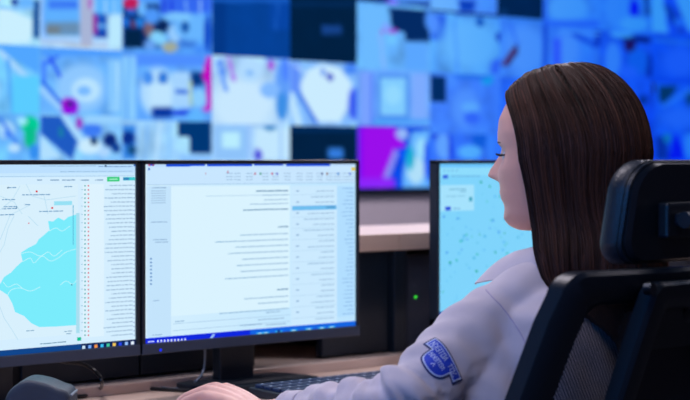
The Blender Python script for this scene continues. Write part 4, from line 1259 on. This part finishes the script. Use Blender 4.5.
def join_me(mes):
    bm = bmesh.new()
    for m_ in mes: bm.from_mesh(m_)
    me = bpy.data.meshes.new('patch'); bm.to_mesh(me); bm.free(); return me
# the embroidery of the patch: same mesh as the patch, its own thread colours
def add_layer(me_list): pass
bmA = bmesh.new(); bmA.from_mesh(pe.data)
def add(me, mi):
    n0 = len(bmA.faces); bmA.from_mesh(me)
    bmA.faces.ensure_lookup_table()
    for f in bmA.faces[n0:]: f.material_index = mi
add(draped_poly(badge(.0018), .001, .0019), 1)
add(draped_poly(badge(.0036), .001, .0022), 2)
# lettering strokes (the picture is mirrored and too soft to read)
glyphs = [[(0, 0, 0, 1), (0, 1, .7, 0), (.7, 0, .7, 1)], [(0, 0, .35, 1), (.35, 1, .7, 0)], [(0, 0, 0, 1), (0, 1, .7, 1), (.7, 1, .7, 0), (0, 0, .7, 0)], [(0, 1, .7, 1), (.35, 1, .35, 0)], [(.7, 0, .7, 1), (.7, 1, 0, 1), (.7, .5, .1, .5), (.7, 0, 0, 0)], [(.7, 0, .7, 1), (0, 1, .7, .4), (0, 0, .6, .5)]]
def strokes(x0, x1, y0, h, n, w=.0007):
    for i in range(n):
        g = glyphs[(i * 5 + n) % len(glyphs)]
        sx = (x1 - x0) / n
        ox = x0 + i * sx
        for (a, b_, c, d_) in g:
            p = Vector((ox + a * sx, y0 + b_ * h)); q = Vector((ox + c * sx, y0 + d_ * h))
            t = (q - p).normalized() * (w / 2); nn = Vector((-t.y, t.x))
            add(draped_poly([tuple(p - t + nn), tuple(q + t + nn), tuple(q + t - nn), tuple(p - t - nn)], .0015, .0026, .01), 1)
strokes(-.028, .004, -.0005, .0078, 6, .0011)
strokes(.010, .028, -.0005, .0078, 3, .0011)
strokes(-.016, .014, -.0125, .0062, 6, .0009)
strokes(-.003, .004, -.0205, .0045, 1, .001)
pe.data.materials.append(M['patchwhite']); pe.data.materials.append(M['patchblue'])
bmA.to_mesh(pe.data); bmA.free()

# armhole and cuff seams
def seam(pxs, name):
    pts = [on_shirt(x, y, .0006) for x, y in pxs]
    pts = [p for p in pts if p is not None]
    if len(pts) > 3:
        MB().tube([Vector(p) for p in spline([tuple(p) for p in pts], 40)], .0009, n=6).build(name, M['shirtin'], shirt)
seam([(486, 290), (493, 298), (501, 306), (509, 316), (517, 327), (524, 340), (529, 354), (531, 368)], 'armhole_seam')

# collar: stand band and two leaves, thick cloth
NC = Vector((2.287, 1.748, 0))
def collar_ring(a, r, z, tiltf=.0):
    """a = 0 forward (+Y), positive to her left"""
    return Vector((NC.x - r * 1.03 * math.sin(a), NC.y + r * math.cos(a), z - tiltf * math.cos(a)))
def thick_sheet(fn, nu, nv, th):
    mb = MB(); bm = mb.bm
    pts = [[fn(i / (nu - 1), j / (nv - 1)) for i in range(nu)] for j in range(nv)]
    nrm = [[None] * nu for _ in range(nv)]
    for j in range(nv):
        for i in range(nu):
            du = pts[j][min(i + 1, nu - 1)] - pts[j][max(i - 1, 0)]; dv = pts[min(j + 1, nv - 1)][i] - pts[max(j - 1, 0)][i]
            nrm[j][i] = du.cross(dv).normalized()
    A_ = [[bm.verts.new(pts[j][i] + nrm[j][i] * th / 2) for i in range(nu)] for j in range(nv)]
    B_ = [[bm.verts.new(pts[j][i] - nrm[j][i] * th / 2) for i in range(nu)] for j in range(nv)]
    for j in range(nv - 1):
        for i in range(nu - 1):
            bm.faces.new((A_[j][i], A_[j][i + 1], A_[j + 1][i + 1], A_[j + 1][i])); bm.faces.new((B_[j][i], B_[j + 1][i], B_[j + 1][i + 1], B_[j][i + 1]))
    for j in range(nv - 1):
        for i in (0, nu - 1): bm.faces.new((A_[j][i], A_[j + 1][i], B_[j + 1][i], B_[j][i]))
    for i in range(nu - 1):
        for j in (0, nv - 1): bm.faces.new((A_[j][i], A_[j][i + 1], B_[j][i + 1], B_[j][i]))
    return mb
A0, A1 = math.radians(16), math.radians(344)
def stand_fn(u, v):
    a = A0 + (A1 - A0) * u
    return collar_ring(a, .062 + .004 * (1 - v) + .030 * max(0, math.cos(a)) ** 2, 0.992 + .038 * v, .018)
shade_auto(thick_sheet(stand_fn, 60, 5, .002).build('collar_band', M['shirt'], shirt), 60)
def leaf_fn(side):
    def fn(u, v):
        # u from back centre (0) to front tip (1)
        a = side * (PI - u * (PI - math.radians(14)))
        fr = max(0, math.cos(a))
        top = collar_ring(a, .066 + .030 * fr ** 2, 1.033, .018)
        w = .034 + .020 * u ** 2
        out = .006 + .030 * u ** 1.5
        bot = collar_ring(a * (1 - 0.05 * u), .067 + .030 * fr ** 2 + out + .030 * u ** 3, 1.033 - w, .012)
        m = top.lerp(bot, v) + Vector((0, 0, .006 * math.sin(PI * v)))
        return m
    return fn
for s in (1, -1):
    shade_auto(thick_sheet(leaf_fn(s), 40, 8, .0022).build('collar_leaf', M['shirt'] if s == 1 else M['shirtin'], shirt), 60)
# cuffs
for AP in (armL, armR):
    e = Vector(AP[35]); d_ = (Vector(AP[35]) - Vector(AP[31])).normalized()
    cm = MB(); bm = cm.bm
    cm.tube([e - d_ * .030, e - d_ * .020, e + d_ * .004, e + d_ * .008], [.031, .0325, .0320, .030], n=28)
    shade_auto(cm.build('cuff', M['shirt'], shirt), 50)

# trousers and shoes
tb = MB()
tb.grid(lambda u, v: Vector((2.295 + (.182 - .02 * (v - .5) ** 2) * math.cos(2 * PI * u), 1.79 + .128 * math.sin(2 * PI * u), .448 + .13 * v)), 36, 6, close_u=True, caps=True)
for s in (-1, 1):
    tb.tube([Vector(p) for p in spline(leg_pts(s)[:6], 30)], list(np.interp(np.linspace(0, 1, 30), [0, .25, .42, .6, .8, 1], [.09, .084, .068, .063, .062, .056])), n=20)
link('trousers', voxel(tb.mesh('trousers'), .007, 4, .5), M['navy'], person, True)
for s in (-1, 1):
    x = 2.295 + s * .117
    fb = MB(); fb.tube([(x, 2.20, .045), (x, 2.24, .05), (x, 2.32, .045), (x + s * .003, 2.40, .036), (x + s * .004, 2.445, .028)], [(.030, .025), (.046, .036), (.042, .043), (.033, .043), (.018, .026)], n=18)
    fb.box(x - .036, x + .040, 2.20, 2.44, .001, .012, bev=.004)
    fb.build('shoe', M['shoe'], person, True)

# ---- hair: a dense coat of separate strands over a dark under-layer
PMAX = math.radians(114)
def hair_point(psi, s, lift):
    """psi 0 = back of head, + = her left; s 0 root .. 1 tip"""
    ap = abs(psi) / PMAX
    xr = -.045 + (.108) * ap ** 1.6
    zr = .10 + .131 * math.sqrt(max(0.02, 1 - min(.98, abs((xr + .02) / .122)) ** 2.3))
    ex = -.022 - (.113 + .002) * math.cos(psi); ey = .0915 * math.sin(psi)
    if psi and ap > .8: ey *= 1 - .10 * (ap - .8) / .2
    S1 = .42
    if s < S1:
        q = s / S1
        th = q * PI / 2
        w = math.sin(th)
        x = xr + (ex - xr) * (w ** 2.2 if ap > .5 else w ** (1 + 1.2 * ap * 2 * .5))
        y = ey * w ** .95
        z = .10 + (zr - .10) * math.cos(th) ** .92
        n = Vector((x + .02, y * 1.2, (z - .10) * .9)).normalized()
    else:
        q = (s - S1) / (1 - S1)
        z = .10 - q * (.33 + .05 * math.cos(psi))
        zz = max(0, -z + .10)
        x, y = ex, ey
        side = math.sin(abs(psi)) if abs(psi) < PI / 2 else 1
        # falls inward past the jaw, front edge drifts back behind the shoulder
        k1 = min(1, zz / .10)
        x -= .010 * k1 * ap
        fr = max(0, x + .06)
        k2 = min(1, max(0, (zz - .07) / .14)); k2 = k2 * k2 * (3 - 2 * k2)
        x -= k2 * fr * .45
        y *= 1 - .02 * k1 + .02 * k2
        x += .018 * math.sin(min(1, zz / .12) * PI) * math.cos(psi) * .6       # nape hollow
        k3 = min(1, max(0, (zz - .17) / .10)); k3 = k3 * k3 * (3 - 2 * k3)
        # below the neck it lies on her back
        bx = -.122 - .012 * math.cos(psi) - .15 * y * .4
        x = x * (1 - k3) + bx * k3
        n = Vector((-math.cos(psi), math.sin(psi), 0)).normalized()
        ko = min(1, max(0, (zz - .085) / .07)); ko = ko * ko * (3 - 2 * ko)
        x += n.x * .012 * ko; y += n.y * .013 * ko
    return HL(x, y, z) + (FW * n.x + LF * n.y + Vector((0, 0, n.z))) * lift
V, F, C = [], [], []
# under-layer
NU, NV_ = 60, 40
for layer_lift in (-.004, -.010):
    b0 = len(V)
    for j in range(NV_ + 1):
        for i in range(NU + 1):
            V.append(tuple(hair_point(-PMAX * .985 + 2 * PMAX * .985 * i / NU, .0 + .97 * j / NV_, layer_lift)))
            C.append((.012, .007, .006, 1))
    for j in range(NV_):
        for i in range(NU):
            a_ = b0 + j * (NU + 1) + i
            F.append((a_, a_ + 1, a_ + NU + 2, a_ + NU + 1))
NS, SEG = 5200, 26
for k in range(NS):
    psi = random.uniform(-PMAX, PMAX)
    if k < NS * .55: psi = random.uniform(-.15 * PMAX, PMAX)
    clump = noise.noise(Vector((psi * 9, 3, 1)))
    li_ = random.uniform(-.002, .004) + .0022 * clump
    tip = random.uniform(.88, 1.0)
    w0 = random.uniform(.00035, .00075)
    ph = random.uniform(0, 6.28); am = random.uniform(0, .010)
    br = math.exp(random.gauss(0, .5)) * (1 + .7 * clump)
    base = (.046 * br, .0185 * br, .0125 * br)
    pts = []
    for j in range(SEG + 1):
        s = tip * j / SEG
        dps = am * math.sin(s * 7 + ph) + .03 * noise.noise(Vector((psi * 5, s * 3, 9)))
        pts.append(hair_point(max(-PMAX, min(PMAX, psi + dps)), s, li_ + .0012 * math.sin(s * 11 + ph)))
    b0 = len(V)
    for j, p in enumerate(pts):
        t = (pts[min(j + 1, SEG)] - pts[max(j - 1, 0)]).normalized()
        u = t.cross(Vector((.3, .4, .86))).normalized(); v = t.cross(u)
        w = w0 * (1 if j < SEG - 4 else (SEG - j + .3) / 4.3)
        for q in range(3):
            a_ = 2 * PI * q / 3
            V.append(tuple(p + u * (w * math.cos(a_)) + v * (w * math.sin(a_)))); C.append((*base, 1))
    for j in range(SEG):
        for q in range(3):
            a_ = b0 + j * 3 + q; b_ = b0 + j * 3 + (q + 1) % 3
            F.append((a_, b_, b_ + 3, a_ + 3))
me = bpy.data.meshes.new('hair')
me.from_pydata(V, [], F)
ca = me.color_attributes.new('Col', 'FLOAT_COLOR', 'POINT')
ca.data.foreach_set('color', np.array(C, dtype=np.float32).ravel())
hair = link('hair', me, M['hair'], person, True)

# ------------------------------------------------------------------ world, camera
w = bpy.data.worlds.new('World'); scn.world = w
w.use_nodes = True
w.node_tree.nodes['Background'].inputs['Color'].default_value = (0.02, 0.03, 0.06, 1)
w.node_tree.nodes['Background'].inputs['Strength'].default_value = 0.5
cam = bpy.data.cameras.new('camera')
cam.sensor_width = 36
cam.lens = FPX / 690 * 36
cam.shift_y = -40 / 690
cam.clip_start = 0.05
cam.dof.use_dof = True
cam.dof.focus_distance = 3.05
cam.dof.aperture_fstop = 4.8
co = bpy.data.objects.new('camera', cam)
COL.objects.link(co)
co.location = (0, 0, CAMZ)
co.rotation_euler = (PI / 2, 0, -A)
scn.camera = co
scn.view_settings.view_transform = 'Standard'
scn.view_settings.look = 'None'
scn.view_settings.gamma = 1
scn.view_settings.exposure = 0.0
scn.view_settings.use_curve_mapping = False
